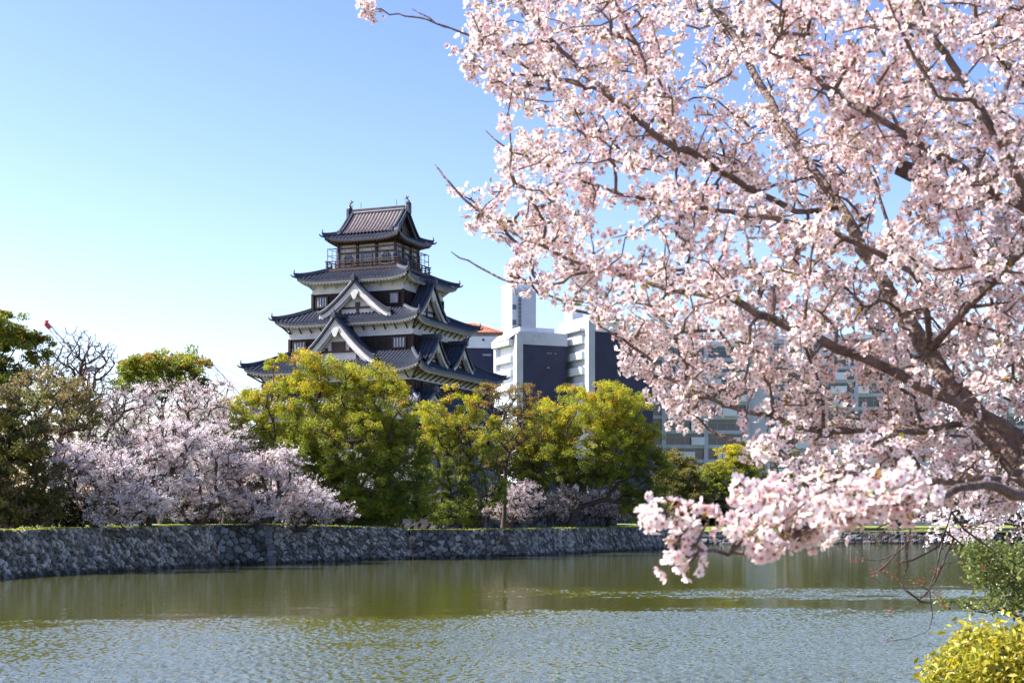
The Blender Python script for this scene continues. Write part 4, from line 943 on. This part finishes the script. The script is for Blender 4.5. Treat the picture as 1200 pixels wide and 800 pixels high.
for i, (px, Y, ww, hh) in enumerate(((-10, 118, 9, 4), (70, 124, 8, 3.2), (150, 138, 9, 4.2), (230, 150, 10, 4.5), (310, 156, 10, 5), (385, 160, 9, 4.5), (455, 160, 9, 4), (520, 172, 9, 4), (585, 180, 8, 4), (640, 198, 9, 5), (700, 206, 10, 5), (760, 212, 10, 5), (830, 236, 12, 4.5), (900, 252, 12, 4.5))):
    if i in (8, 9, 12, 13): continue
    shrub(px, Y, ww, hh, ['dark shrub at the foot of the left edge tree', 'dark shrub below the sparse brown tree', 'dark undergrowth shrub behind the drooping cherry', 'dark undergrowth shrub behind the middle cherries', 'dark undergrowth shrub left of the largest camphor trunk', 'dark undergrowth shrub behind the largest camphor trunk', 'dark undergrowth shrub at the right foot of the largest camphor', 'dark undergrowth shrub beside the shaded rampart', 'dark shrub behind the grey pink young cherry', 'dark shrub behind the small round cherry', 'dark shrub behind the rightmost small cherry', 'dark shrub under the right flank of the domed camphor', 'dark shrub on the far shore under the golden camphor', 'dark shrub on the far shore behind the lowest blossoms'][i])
# little notice board on the wall top
sb = empty('notice_board', P(477, 617, 152)*np.array((1, 1, 0))+np.array((0, 0, 2.95))); tag(sb, 'small pale notice board on the wall top under the largest camphor', 'sign')
mb = MB(); mb.box((0, 0, .85), (.9, .06, .5)); mb.build('panel', M['plaster'], sb)
for x in (-.38, .38):
    mb = MB(); mb.box((x, .05, .5), (.07, .05, 1.1)); mb.build('leg', M['timber'], sb)

# ------------------------------------------------------------------ the blossoming cherry close to the camera
NR = np.random.default_rng(5)
ct = P(1420, 0, 6.3); base = np.array((ct[0]+.35, 6.4, 2.3))
cherryN = empty('cherry_tree', base); tag(cherryN, 'big cherry tree in full bloom close by, its boughs filling the right half', 'cherry tree')
S = Skel(base)
def W(px, d): return px/2/F*d
def limb(start, pts):
    """pts: (px, py, depth, width in px)"""
    q = [P(a, b_, d) for a, b_, d, w_ in pts]; r = [W(w_, d) for a, b_, d, w_ in pts]
    # subdivide for smooth bends
    A = np.array([S.p[start]]+q); R0 = np.array([r[0]]+r); t = np.arange(len(A)); tt = np.linspace(0, len(A)-1, (len(A)-1)*3+1)
    B = np.stack([np.interp(tt, t, A[:, k]) for k in range(3)], 1); B[1:-1] = .25*B[:-2]+.5*B[1:-1]+.25*B[2:]
    B[1:] += NR.normal(0, .006, (len(B)-1, 3)); rr = np.interp(tt, t, R0)
    idx = S.chain(start, B[1:], rr[1:]); return idx
def at(px, py):
    """skeleton node whose place in the view is nearest"""
    A = np.array(S.p); x = 600+A[:, 0]/A[:, 1]*F; y = HZ-(A[:, 2]-EYE)/A[:, 1]*F; return int(np.argmin((x-px)**2+(y-py)**2))
S.chain(0, [base+(-.05, 0, .5), base+(-.18, -.02, 1.0)], [.17, .155])
L0 = limb(2, [(1330, 645, 6.3, 50), (1200, 547, 6.4, 43), (1150, 495, 6.5, 34), (1085, 410, 6.7, 26), (1050, 350, 6.9, 21), (1010, 290, 7.1, 17), (985, 240, 7.3, 14), (945, 190, 7.5, 12), (900, 115, 7.8, 11), (868, 50, 8.1, 9), (820, -10, 8.4, 7), (780, -90, 8.6, 7), (720, -190, 8.9, 4)])
limb(at(1200, 547), [(1196, 504, 6.3, 17), (1117, 471, 6.2, 16), (1054, 442, 6.2, 15), (992, 412, 6.1, 14), (958, 396, 6.1, 13), (921, 381, 6.1, 12), (879, 362, 6.1, 11), (846, 350, 6.1, 9), (800, 340, 6.2, 8), (750, 329, 6.3, 7), (700, 317, 6.4, 6), (650, 296, 6.5, 5), (600, 272, 6.6, 4), (550, 240, 6.7, 3.4), (528, 214, 6.7, 3), (508, 194, 6.75, 2.4)])
limb(at(700, 317), [(670, 325, 6.3, 4.5), (640, 335, 6.3, 4), (600, 330, 6.35, 3.4), (560, 313, 6.4, 2.6), (530, 296, 6.4, 2)])
limb(at(1150, 495), [(1045, 508, 6.6, 9), (1000, 506, 6.6, 8), (950, 504, 6.7, 8), (905, 488, 6.7, 7), (862, 479, 6.8, 6.5), (820, 460, 6.9, 6), (780, 440, 7, 5), (740, 402, 7.1, 4), (705, 385, 7.1, 3)])
limb(at(1200, 547), [(1170, 560, 6.0, 12), (1100, 566, 5.9, 10), (1030, 562, 6, 9), (962, 552, 6.1, 8), (925, 537, 6.1, 7.5), (883, 525, 6.2, 6.5), (837, 508, 6.3, 5.5), (808, 490, 6.4, 4)])
LOW = limb(at(1330, 645), [(1260, 600, 5.2, 17), (1200, 582, 4.6, 16), (1165, 570, 4.4, 14), (1130, 572, 4.2, 12), (1100, 576, 4.1, 11), (1060, 586, 4, 9), (1000, 606, 3.85, 8), (945, 620, 3.75, 7), (900, 642, 3.7, 6), (860, 650, 3.65, 5), (828, 648, 3.6, 4.5), (806, 630, 3.6, 4), (790, 605, 3.6, 3)])
limb(at(828, 648), [(815, 655, 3.58, 3.5), (803, 668, 3.55, 2.5)])
LU = limb(at(1085, 410), [(1160, 330, 6.1, 11), (1230, 262, 5.9, 11), (1187, 240, 5.8, 11), (1137, 208, 5.8, 10), (1100, 183, 5.8, 10), (1054, 154, 5.8, 9), (1000, 125, 5.85, 8.5), (967, 98, 5.9, 8), (942, 75, 5.9, 7), (912, 42, 6, 6), (880, 0, 6.1, 5), (850, -50, 6.2, 4), (800, -110, 6.3, 3)])
limb(at(1230, 262), [(1200, 225, 5.4, 13), (1167, 162, 5.3, 12), (1137, 108, 5.3, 11), (1108, 62, 5.3, 10), (1075, 12, 5.3, 9), (1050, -50, 5.4, 7), (1020, -130, 5.5, 4)])
limb(at(1085, 410), [(1087, 333, 6.4, 9), (1033, 300, 6.3, 9), (992, 279, 6.3, 8.5), (950, 267, 6.3, 8), (900, 256, 6.3, 7.5), (862, 250, 6.35, 7), (804, 242, 6.4, 6), (767, 237, 6.5, 5), (733, 228, 6.5, 4.5), (700, 217, 6.6, 4), (650, 196, 6.7, 3.5), (600, 178, 6.8, 3), (568, 154, 6.85, 2)])
limb(at(985, 240), [(930, 250, 7.2, 8), (870, 215, 7, 8.5), (830, 190, 6.9, 9), (790, 172, 6.8, 9.5), (767, 160, 6.8, 9), (733, 130, 6.8, 8.5), (710, 107, 6.8, 8), (677, 80, 6.9, 7), (647, 50, 6.9, 6), (620, 20, 7, 5), (590, -30, 7.1, 3.5)])
limb(at(790, 172), [(778, 140, 6.7, 5), (767, 112, 6.7, 5), (746, 54, 6.7, 4.5), (720, 4, 6.7, 3.5), (700, -50, 6.7, 3)])
limb(at(710, 107), [(660, 95, 6.8, 4), (610, 88, 6.8, 3.5), (565, 82, 6.8, 2.6), (537, 58, 6.8, 2)])
limb(at(647, 50), [(600, 55, 6.8, 3.6), (570, 50, 6.8, 3.2), (540, 38, 6.8, 3), (500, 22, 6.8, 2.6), (465, 18, 6.8, 2.2), (434, 11, 6.8, 1.8)])
limb(at(540, 38), [(510, 26, 6.82, 2.2), (484, 10, 6.85, 1.8)])
limb(at(1137, 208), [(1160, 150, 6.3, 8), (1190, 90, 6.5, 7), (1150, 40, 6.7, 6), (1130, -20, 6.8, 5)])
limb(at(1200, 547), [(1260, 420, 6.5, 24), (1300, 280, 6.7, 20), (1290, 120, 6.9, 16), (1250, 0, 7.1, 12), (1230, -140, 7.3, 7)])
limb(at(1300, 280), [(1380, 180, 6.9, 13), (1450, 60, 7.1, 9), (1500, -80, 7.3, 6)])
limb(at(1260, 420), [(1350, 400, 6.2, 12), (1450, 350, 6.1, 9), (1550, 320, 6.2, 5)])
NMAIN = len(S.p)
poly = np.array([(556, -30), (540, 40), (528, 62), (548, 100), (585, 116), (615, 130), (640, 150), (612, 158), (584, 180), (592, 208), (560, 222), (528, 212), (540, 250), (560, 272), (600, 292), (592, 320), (604, 336), (648, 348), (694, 360), (726, 390), (728, 425), (742, 445), (770, 462), (790, 500), (815, 505), (842, 478), (885, 465), (897, 500), (880, 525), (888, 548), (930, 560), (960, 575), (1000, 590), (1080, 590), (1140, 600), (1215, 590), (1560, 600), (1560, -330), (620, -330)], float)
def inside(x, y, pl):
    c = np.zeros(len(x), bool); j = len(pl)-1
    for i in range(len(pl)):
        a, b_ = pl[i], pl[j]; m = ((a[1] > y) != (b_[1] > y)) & (x < (b_[0]-a[0])*(y-a[1])/(b_[1]-a[1]+1e-9)+a[0]); c ^= m; j = i
    return c
gaps = [(728, 262, 34, 30, .93), (700, 205, 28, 12, .8), (745, 215, 30, 14, .8), (872, 292, 26, 15, .9), (868, 104, 22, 26, .8), (1005, 22, 16, 16, .8), (1118, 92, 20, 18, .85), (1165, 105, 14, 20, .85), (1045, 225, 34, 22, .8), (690, 300, 25, 9, .7), (640, 235, 22, 10, .8), (768, 285, 18, 10, .7), (600, 240, 20, 12, .6), (852, 400, 22, 12, .7), (910, 400, 22, 12, .75), (880, 440, 16, 12, .6), (830, 455, 20, 8, .5), (985, 445, 18, 18, .7), (930, 535, 26, 14, .7), (1000, 530, 16, 10, .6), (1060, 560, 30, 12, .7), (960, 190, 15, 10, .6), (690, 180, 14, 8, .7), (665, 150, 14, 8, .7)]
def cand(n, x0, x1, y0, y1):
    x = NR.uniform(x0, x1, n); y = NR.uniform(y0, y1, n); k = inside(x, y, poly)
    for gx, gy, ga, gb, pr in gaps: k &= ~((((x-gx)/ga)**2+((y-gy)/gb)**2 < 1) & (NR.random(n) < pr))
    return np.c_[x, y][k]
c1 = cand(2750, 530, 1215, -20, 610); c2 = cand(1100, 560, 1560, -330, 600); c2 = c2[(c2[:, 0] > 1215) | (c2[:, 1] < -20)]
A = np.array(S.p); ax = 600+A[:, 0]/A[:, 1]*F; ay = HZ-(A[:, 2]-EYE)/A[:, 1]*F; main = np.arange(len(A)); lowset = set(LOW)
T = []
for x, y in np.r_[c1, c2]:
    d2 = (ax-x)**2+(ay-y)**2+np.where(np.isin(main, LOW), 1e4, 0); near = np.argsort(d2)[:6]; j = near[NR.integers(6)] if NR.random() < .5 else near[0]
    T.append(P(x, y, max(5.0, A[j][1]+NR.normal(.32, .42))))
S.grow(np.array(T), NR, seg=.085, wlen=.06, arch=.04, jit=.09, only=3, order=False)
NHI = len(S.p)
# big near flowers along the lowest bough
T = []
SPR = [(882, 9), (900, 10), (925, 9), (950, 10), (978, 8), (1003, 9), (1035, 9), (1062, 8)]
for i in range(88):
    px0, sw = SPR[i % len(SPR)]; px = px0+NR.normal(0, sw*.8); pyb = np.interp(px, [790, 830, 880, 940, 1000, 1060, 1130], [620, 640, 615, 612, 600, 585, 575]); hh = np.interp(px, [800, 870, 930, 1000, 1080, 1130], [10, 30, 34, 24, 16, 10])
    T.append(P(px, pyb-6+NR.uniform(-1, .8)*hh, 3.75+NR.normal(0, .12)))
for px, py in ((760, 602), (770, 596), (783, 608), (775, 606), (790, 595), (800, 625), (806, 640), (797, 648), (803, 655), (812, 634), (835, 600), (832, 612), (1000, 575), (1040, 570), (870, 640), (905, 640)):
    T.append(P(px+NR.normal(0, 3), py+NR.normal(0, 3), 3.62+NR.normal(0, .03)))
S.p0 = len(S.p)
lowmask_start = min(LOW[1:])
A = np.array(S.p); T = np.array(T); lowidx = np.array(LOW[12:])
for t in T:
    j = lowidx[np.argmin(np.linalg.norm(A[lowidx]-t, axis=1))]; D = np.linalg.norm(t-A[j]); k = max(2, int(D/.05)); q = np.linspace(0, 1, k+1)[1:, None]
    S.chain(int(j), A[j]+(t-A[j])*q+(0, 0, .05*D)*np.sin(np.pi*q)+NR.normal(0, .004, (k, 3)))
# random main-branch radii stay as traced, twigs by the pipe rule
S.radii(.0034, .12, 2.2)
n = len(S.p); rad = S.r; isfix = np.zeros(n, bool); isfix[[k for k, v in S.fix.items() if v]] = True
rad[~isfix] = np.minimum(rad[~isfix], .0075); rad[isfix & (np.arange(n) > 3)] *= .86
PP = np.array(S.p)
S.p = [q-base for q in S.p]; wd = MB(); S.mesh(wd, 6); wd.build('branches', M['bark_near'], cherryN, smooth=True)
# sawn stub
sp0 = P(1075, 205, 7.0)-base; sb_ = MB(); sb_.tube([sp0+(.14, 0, -.14), sp0, sp0+(-.09, 0, .04)], [.05, .045, .04], 8); sb_.tube([sp0+(.05, 0, -.06), sp0+(-.01, 0, .09), sp0+(-.02, 0, .13)], [.03, .022, .018], 7); sb_.tube([sp0+(.1, 0, -.1), sp0+(.05, 0, .06), sp0+(.04, 0, .11)], [.03, .02, .016], 7); sb_.build('broken_stub', M['bark'], cherryN)
# umbels along the twigs
idx = np.arange(n); par = np.array(S.par)
haskid = np.zeros(n, bool); haskid[par[1:]] = True
pxs = 600+PP[:, 0]/PP[:, 1]*F; pys = HZ-(PP[:, 2]-EYE)/PP[:, 1]*F
tw = (~isfix) & (idx > 3); tipm = tw & ~haskid
pick_ = tipm | (tw & (NR.random(n) < .62))
mainthin = isfix & (rad < .012) & (pxs > 560) & inside(pxs, pys, poly) & (NR.random(n) < .55)
ish = np.zeros(n, bool); ish[LOW] = True; mainthin &= ~ish; mid_ = (idx >= NHI) & haskid; pick_ &= ~(mid_ & (NR.random(n) < np.where(pxs < 850, .9, .66))); use = np.where(pick_ | mainthin)[0]
ucol = PP[use]+NR.normal(0, .012, (len(use), 3))
ext = np.array([P(*q, 6.8) for q in ((430, 6), (436, 16), (427, 10), (555, 88), (548, 80))]); ucol = np.r_[ucol, ext, ext+.01]
nf = NR.integers(5, 10, len(ucol)); lowu = np.r_[np.isin(use, np.arange(len(PP)))*(use >= NHI), np.zeros(10, bool)].astype(bool); big = np.repeat(ucol, nf, 0); uid = np.repeat(np.arange(len(ucol)), nf)
d = unit(NR.normal(size=big.shape)+np.array((0, 0, -.15))); fc = big+d*NR.uniform(.022, .05, (len(big), 1)); fn = unit(d+NR.normal(0, .45, d.shape))
thick = np.where(isfix & (rad > .0145) & (idx < NHI))[0]; thick = thick[~np.isin(thick, LOW)]
fx = 600+fc[:, 0]/fc[:, 1]*F; fy = HZ-(fc[:, 2]-EYE)/fc[:, 1]*F; drop = np.zeros(len(fc), bool)
for k in thick:
    a_, b2 = PP[S.par[k]], PP[k]
    for t_ in (0, .33, .67):
        q = b2+(a_-b2)*t_; qx = 600+q[0]/q[1]*F; qy = HZ-(q[2]-EYE)/q[1]*F; w2 = rad[k]/q[1]*F+3
        drop |= ((fx-qx)**2+(fy-qy)**2 < w2**2) & (fc[:, 1] < q[1]) & (np.sin(fx*.05+fy*.071)+np.sin(fx*.11-fy*.03) > -.1)
keep = ~drop; fc, fn, big, uid = fc[keep], fn[keep], big[keep], uid[keep]
X, Y_, Z = frames(fn, NR)
print('flowers', len(fc), 'nodes', n)
hue = pick([(5, (.87, .81, .79)), (4, (.88, .855, .83)), (3, (.86, .72, .705))], len(ucol), NR)[uid]*NR.uniform(.9, 1.05, (len(fc), 1))
size = NR.uniform(.0165, .0215, len(fc)); opn = NR.uniform(.15, .55, len(fc)); fb = MB()
sunk = np.array((1, .62, .70)); 
for k in range(5):
    a = k*2*np.pi/5+NR.normal(0, .08, len(fc)); ca, sa = np.cos(a)[:, None], np.sin(a)[:, None]
    U = X*ca+Y_*sa; V = -X*sa+Y_*ca; U = unit(U+Z*opn[:, None])
    tm = np.array([(.05, 0, 0), (.5, -.34, .02), (.93, -.26, .1), (.88, 0, .06), (.93, .26, .1), (.5, .34, .02)])
    tc = np.array([(.92, .55, .56), (1, .95, .95), (1, 1, 1), (1, .97, .98), (1, 1, 1), (1, .93, .95)])
    stamp(fb, fc, (U, V, np.cross(U, V)), tm, size, hue, tc)
# stamens and calyx
cen = np.array([(math.cos(t)*.2, math.sin(t)*.2, .16) for t in np.arange(5)*2*np.pi/5]); stamp(fb, fc, (X, Y_, Z), cen, size, np.tile(np.array((.38, .13, .10)), (len(fc), 1))*NR.uniform(.6, 1.3, (len(fc), 1)))
cal = np.array([(math.cos(t)*.22, math.sin(t)*.22, -.06) for t in np.arange(5)*2*np.pi/5]); stamp(fb, fc, (X, Y_, Z), cal, size, np.tile(np.array((.22, .07, .05)), (len(fc), 1)))
fb.build('blossom', M['petal'], cherryN, attr=True)
# buds, stalks and young bronze leaves
lv = MB(); m_ = NR.random(len(ucol)) < .42; q = ucol[m_]; q = np.repeat(q, 2, 0); dd = unit(NR.normal(size=q.shape)+(0, 0, .5)); x = unit(dd+NR.normal(0, .2, dd.shape)); y = unit(np.cross(x, NR.normal(size=x.shape)))
stamp(lv, q+dd*.035, (x, y, np.cross(x, y)), LEAF6, NR.uniform(.018, .036, len(q)), pick([(2, (.28, .17, .04)), (2, (.22, .2, .03)), (1, (.25, .10, .05))], len(q), NR))
lv.build('young_leaves', M['leaf'], cherryN, attr=True)
stl = MB(); ds = NR.random(len(fc)) < .5; a = big[ds]; b_ = fc[ds]; dv = unit(b_-a); sx_ = unit(np.cross(dv, np.array((.3, .5, .8)))); L_ = np.linalg.norm(b_-a, axis=1)
v = np.stack([a-sx_*.0012, a+sx_*.0012, b_+sx_*.0012, b_-sx_*.0012], 1)-base*0
stl.add(v.reshape(-1, 3)-base, np.arange(len(a)*4).reshape(-1, 4), (.2, .22, .05)); stl.build('flower_stalks', M['leaf'], cherryN, attr=True)
for o in cherryN.children:
    if o.name.split('.')[0] in ('blossom', 'young_leaves'): o.location = -base

# second cherry further along the bank
def near_cherry2():
    r = np.random.default_rng(77); Yc = 19.; b = np.array((7.4, 19.5, 2.3)); e = empty('cherry_tree', b); tag(e, 'cherry tree with finer blossom further along the bank at the right edge', 'cherry tree')
    Tt = []
    while len(Tt) < 420:
        v = unit(r.normal(size=3))*r.uniform(.35, 1)**.6; q = P(1205+v[0]*165, 390+v[1]*225, Yc+v[2]*2.0)
        if q[2] < 3.75: continue
        px = 600+q[0]/q[1]*F; py = HZ-(q[2]-EYE)/q[1]*F
        if py > 600 and px < 1110 or py > 632: continue
        Tt.append(q)
    for _ in range(190): Tt.append(P(r.uniform(1085, 1215), r.uniform(545, 632), 17.6+r.normal(0, .5)))
    s = Skel(b); s.chain(0, [b+(-.05, 0, .6), b+(-.2, -.1, 1.1), b+(-.45, -.2, 1.7)]); s.grow(np.array(Tt), r, seg=.22, wlen=.25, arch=.06); s.radii(.005, .16)
    A = np.array(s.p); par = np.array(s.par); hk = np.zeros(len(A), bool); hk[par[1:]] = True
    s.p = [q-b for q in s.p]; m = MB(); s.mesh(m, 5); m.build('branches', M['bark'], e, smooth=True)
    u = A[(s.r < .016) & (np.arange(len(A)) > 4)]; u = np.repeat(u, 2, 0)+r.normal(0, .06, (len(u)*2, 3)); nf = r.integers(4, 8, len(u)); big = np.repeat(u, nf, 0)
    d = unit(r.normal(size=big.shape)); c = big+d*r.uniform(.02, .055, (len(big), 1)); n_ = unit(d+r.normal(0, .4, d.shape)); fr = frames(n_, r)
    t5 = []; 
    for k in range(5): t5 += [(math.cos(k*1.2566)*1, math.sin(k*1.2566)*1, .3), (math.cos((k+.5)*1.2566)*.55, math.sin((k+.5)*1.2566)*.55, .12)]
    hue = pick([(4, (.92, .85, .87)), (2, (.94, .89, .90)), (1, (.86, .74, .78))], len(c), r); fb = MB(); stamp(fb, c-b, fr, np.array(t5), r.uniform(.017, .022, len(c)), hue)
    cen = np.array([(math.cos(t)*.25, math.sin(t)*.25, .2) for t in np.arange(4)*np.pi/2]); stamp(fb, c-b, fr, cen, .02, np.tile(np.array((.5, .2, .22)), (len(c), 1)))
    fb.build('blossom', M['petal'], e, attr=True); print('flowers2', len(c))
near_cherry2()

# evergreen shrub with small leaves hanging over the water at the right
def bush(name, label, cat, base, blobs, n, size, pal, mtl, stems=60, seg=.15, tm=LEAF6, per=14, spread=.09, upn=.5, rt=.03):
    TREEN[0] += 1; r = np.random.default_rng(500+TREEN[0]); base = np.array(base); e = empty(name, base); tag(e, label, cat)
    Tt = []
    w_ = np.array([b[3]*b[4] for b in blobs]); w_ = w_/w_.sum()
    while len(Tt) < n:
        k = r.choice(len(blobs), p=w_); px, py, Y, rx, ry, rz = blobs[k]; v = unit(r.normal(size=3))*r.uniform(.2, 1)**.5
        q = P(px+v[0]*rx, py+v[1]*ry, Y+v[2]*rz)
        if q[2] > 2.42: Tt.append(q)
    Tt = np.array(Tt); s = Skel(base); s.chain(0, [base+(0, 0, .12), base+(0, 0, .3)]); s.grow(Tt, r, seg=seg, wlen=.2, arch=.05); s.radii(.0025, rt)
    A = np.array(s.p); use = (s.r < .006) & (np.arange(len(A)) > 3)
    s.p = [q-base for q in s.p]; m = MB(); s.mesh(m, 4); m.build('stem', M['bark'], e, smooth=True)
    u = A[use]; c = np.repeat(u, per, 0)+r.normal(0, spread, (len(u)*per, 3)); c[:, 2] = np.maximum(c[:, 2], 2.4)
    dirs = unit(r.normal(size=c.shape)+(0, 0, .5)); nn = unit(r.normal(size=c.shape)*.8+(0, 0, upn)); y = unit(np.cross(nn, dirs)); x = np.cross(y, nn)
    col = np.repeat(pick(pal, len(u), r), per, 0)*.55+pick(pal, len(c), r)*.45; lb = MB(); stamp(lb, c-base, (x, y, nn), tm, size*r.uniform(.6, 1.2, len(c)), col*r.uniform(.8, 1.2, (len(c), 1)))
    lb.build('foliage', M[mtl], e, attr=True); print(name, len(c))
SM = [(3, (.09, .13, .03)), (3, (.15, .19, .04)), (2, (.24, .25, .06)), (1, (.04, .06, .02))]
bush('shrub', 'green small leaved shrub above the yellow hedge at the right edge', 'shrub', (5.6, 14.6, 2.33), [(1195, 672, 14.4, 62, 38, .8), (1160, 660, 14.2, 36, 22, .5), (1250, 670, 14.6, 70, 55, .9), (1190, 705, 14.0, 30, 22, .5), (1140, 645, 14, 22, 10, .3)], 420, .058, SM, 'gloss_leaf', per=9, spread=.05)
bush('shrub', 'low twiggy sprig of green leaves below the small leaved shrub', 'shrub', (5.3, 13.2, 2.33), [(1118, 707, 12.6, 18, 5, .2), (1150, 712, 12.8, 25, 8, .3)], 36, .05, SM, 'gloss_leaf', per=5, spread=.03, rt=.012)
bush('hedge', 'yellow green glossy leaved hedge at the lower right corner', 'hedge', (4.3, 11.4, 2.33), [(1165, 790, 11.2, 72, 44, .9), (1195, 770, 11.4, 55, 38, .8), (1120, 795, 11, 46, 28, .6), (1270, 780, 11.5, 90, 52, 1.0), (1140, 752, 11.3, 24, 14, .3), (1400, 790, 11.8, 120, 60, 1.0)], 820, .066, [(4, (.42, .36, .02)), (3, (.28, .30, .03)), (1, (.50, .40, .08)), (2, (.10, .14, .02))], 'gloss_leaf', per=13, spread=.06, upn=.8)
# maple with red buds hanging down over the water
def maple():
    r = np.random.default_rng(9); b = np.array((5.6, 10.5, 2.33)); e = empty('maple_tree', b); tag(e, 'slender tree with bare drooping twigs and tiny red buds over the water', 'tree')
    s = Skel(b); s.chain(0, [b+(-.1, 0, .7), b+(-.4, -.05, 1.15), P(1310, 560, 10.4), P(1230, 570, 10.2), P(1180, 580, 10), P(1140, 592, 9.8)], [.06, .055, .045, .036, .028, .02])
    def hang(st, pts): return s.chain(st, [P(x, y, 9.7+.02*i) for i, (x, y) in enumerate(pts)], [max(.003, .008-.0008*i) for i in range(len(pts))])
    h0 = hang(6, [(1115, 600), (1108, 622), (1102, 645), (1097, 668), (1089, 690), (1091, 706), (1093, 722), (1089, 736), (1084, 741)])
    hang(h0[3], [(1118, 630), (1105, 660), (1096, 680), (1088, 692), (1080, 686), (1074, 682)])
    hang(h0[5], [(1084, 697), (1078, 701)]); hang(h0[2], [(1130, 640), (1112, 643)])
    h1 = hang(6, [(1110, 590), (1080, 600), (1066, 622), (1060, 640), (1048, 650), (1030, 656), (1012, 655), (1000, 657)])
    hang(h1[3], [(1062, 645), (1063, 665), (1058, 676)]); hang(h1[2], [(1040, 612), (1025, 620)]); hang(h1[5], [(1036, 664), (1030, 668)]); hang(h1[1], [(1060, 610), (1040, 618), (1028, 628)])
    hang(h0[2], [(1100, 640), (1070, 656), (1050, 660)]); hang(h0[6], [(1080, 705), (1060, 690), (1050, 675)]); hang(h0[1], [(1130, 620), (1150, 635), (1165, 645)])
    n0 = len(s.p); A0 = np.array(s.p); Tt = A0[r.integers(7, n0, 46)]+r.normal(0, .12, (46, 3))*(1, .6, 1); s.grow(Tt, r, seg=.06, wlen=.0, arch=-.04, only=12)
    rr = np.full(len(s.p), .0022)
    for k, v in s.fix.items():
        if v: rr[k] = v
    rr[0] = .07; s.r = rr; A = np.array(s.p); s.p = [q-b for q in s.p]; m = MB(); s.mesh(m, 5); m.build('branches', M['bark'], e, smooth=True)
    par = np.array(s.par); hk = np.zeros(len(A), bool); hk[par[1:]] = True; t_ = A[~hk]; c = np.repeat(t_, 7, 0)+r.normal(0, .022, (len(t_)*7, 3)); dirs = unit(r.normal(size=c.shape)); fr = frames(dirs, r)
    lb = MB(); stamp(lb, c-b, fr, LEAF6, r.uniform(.012, .026, len(c)), pick([(3, (.28, .05, .035)), (1, (.25, .14, .05))], len(c), r)); lb.build('foliage', M['leaf'], e, attr=True)
maple()
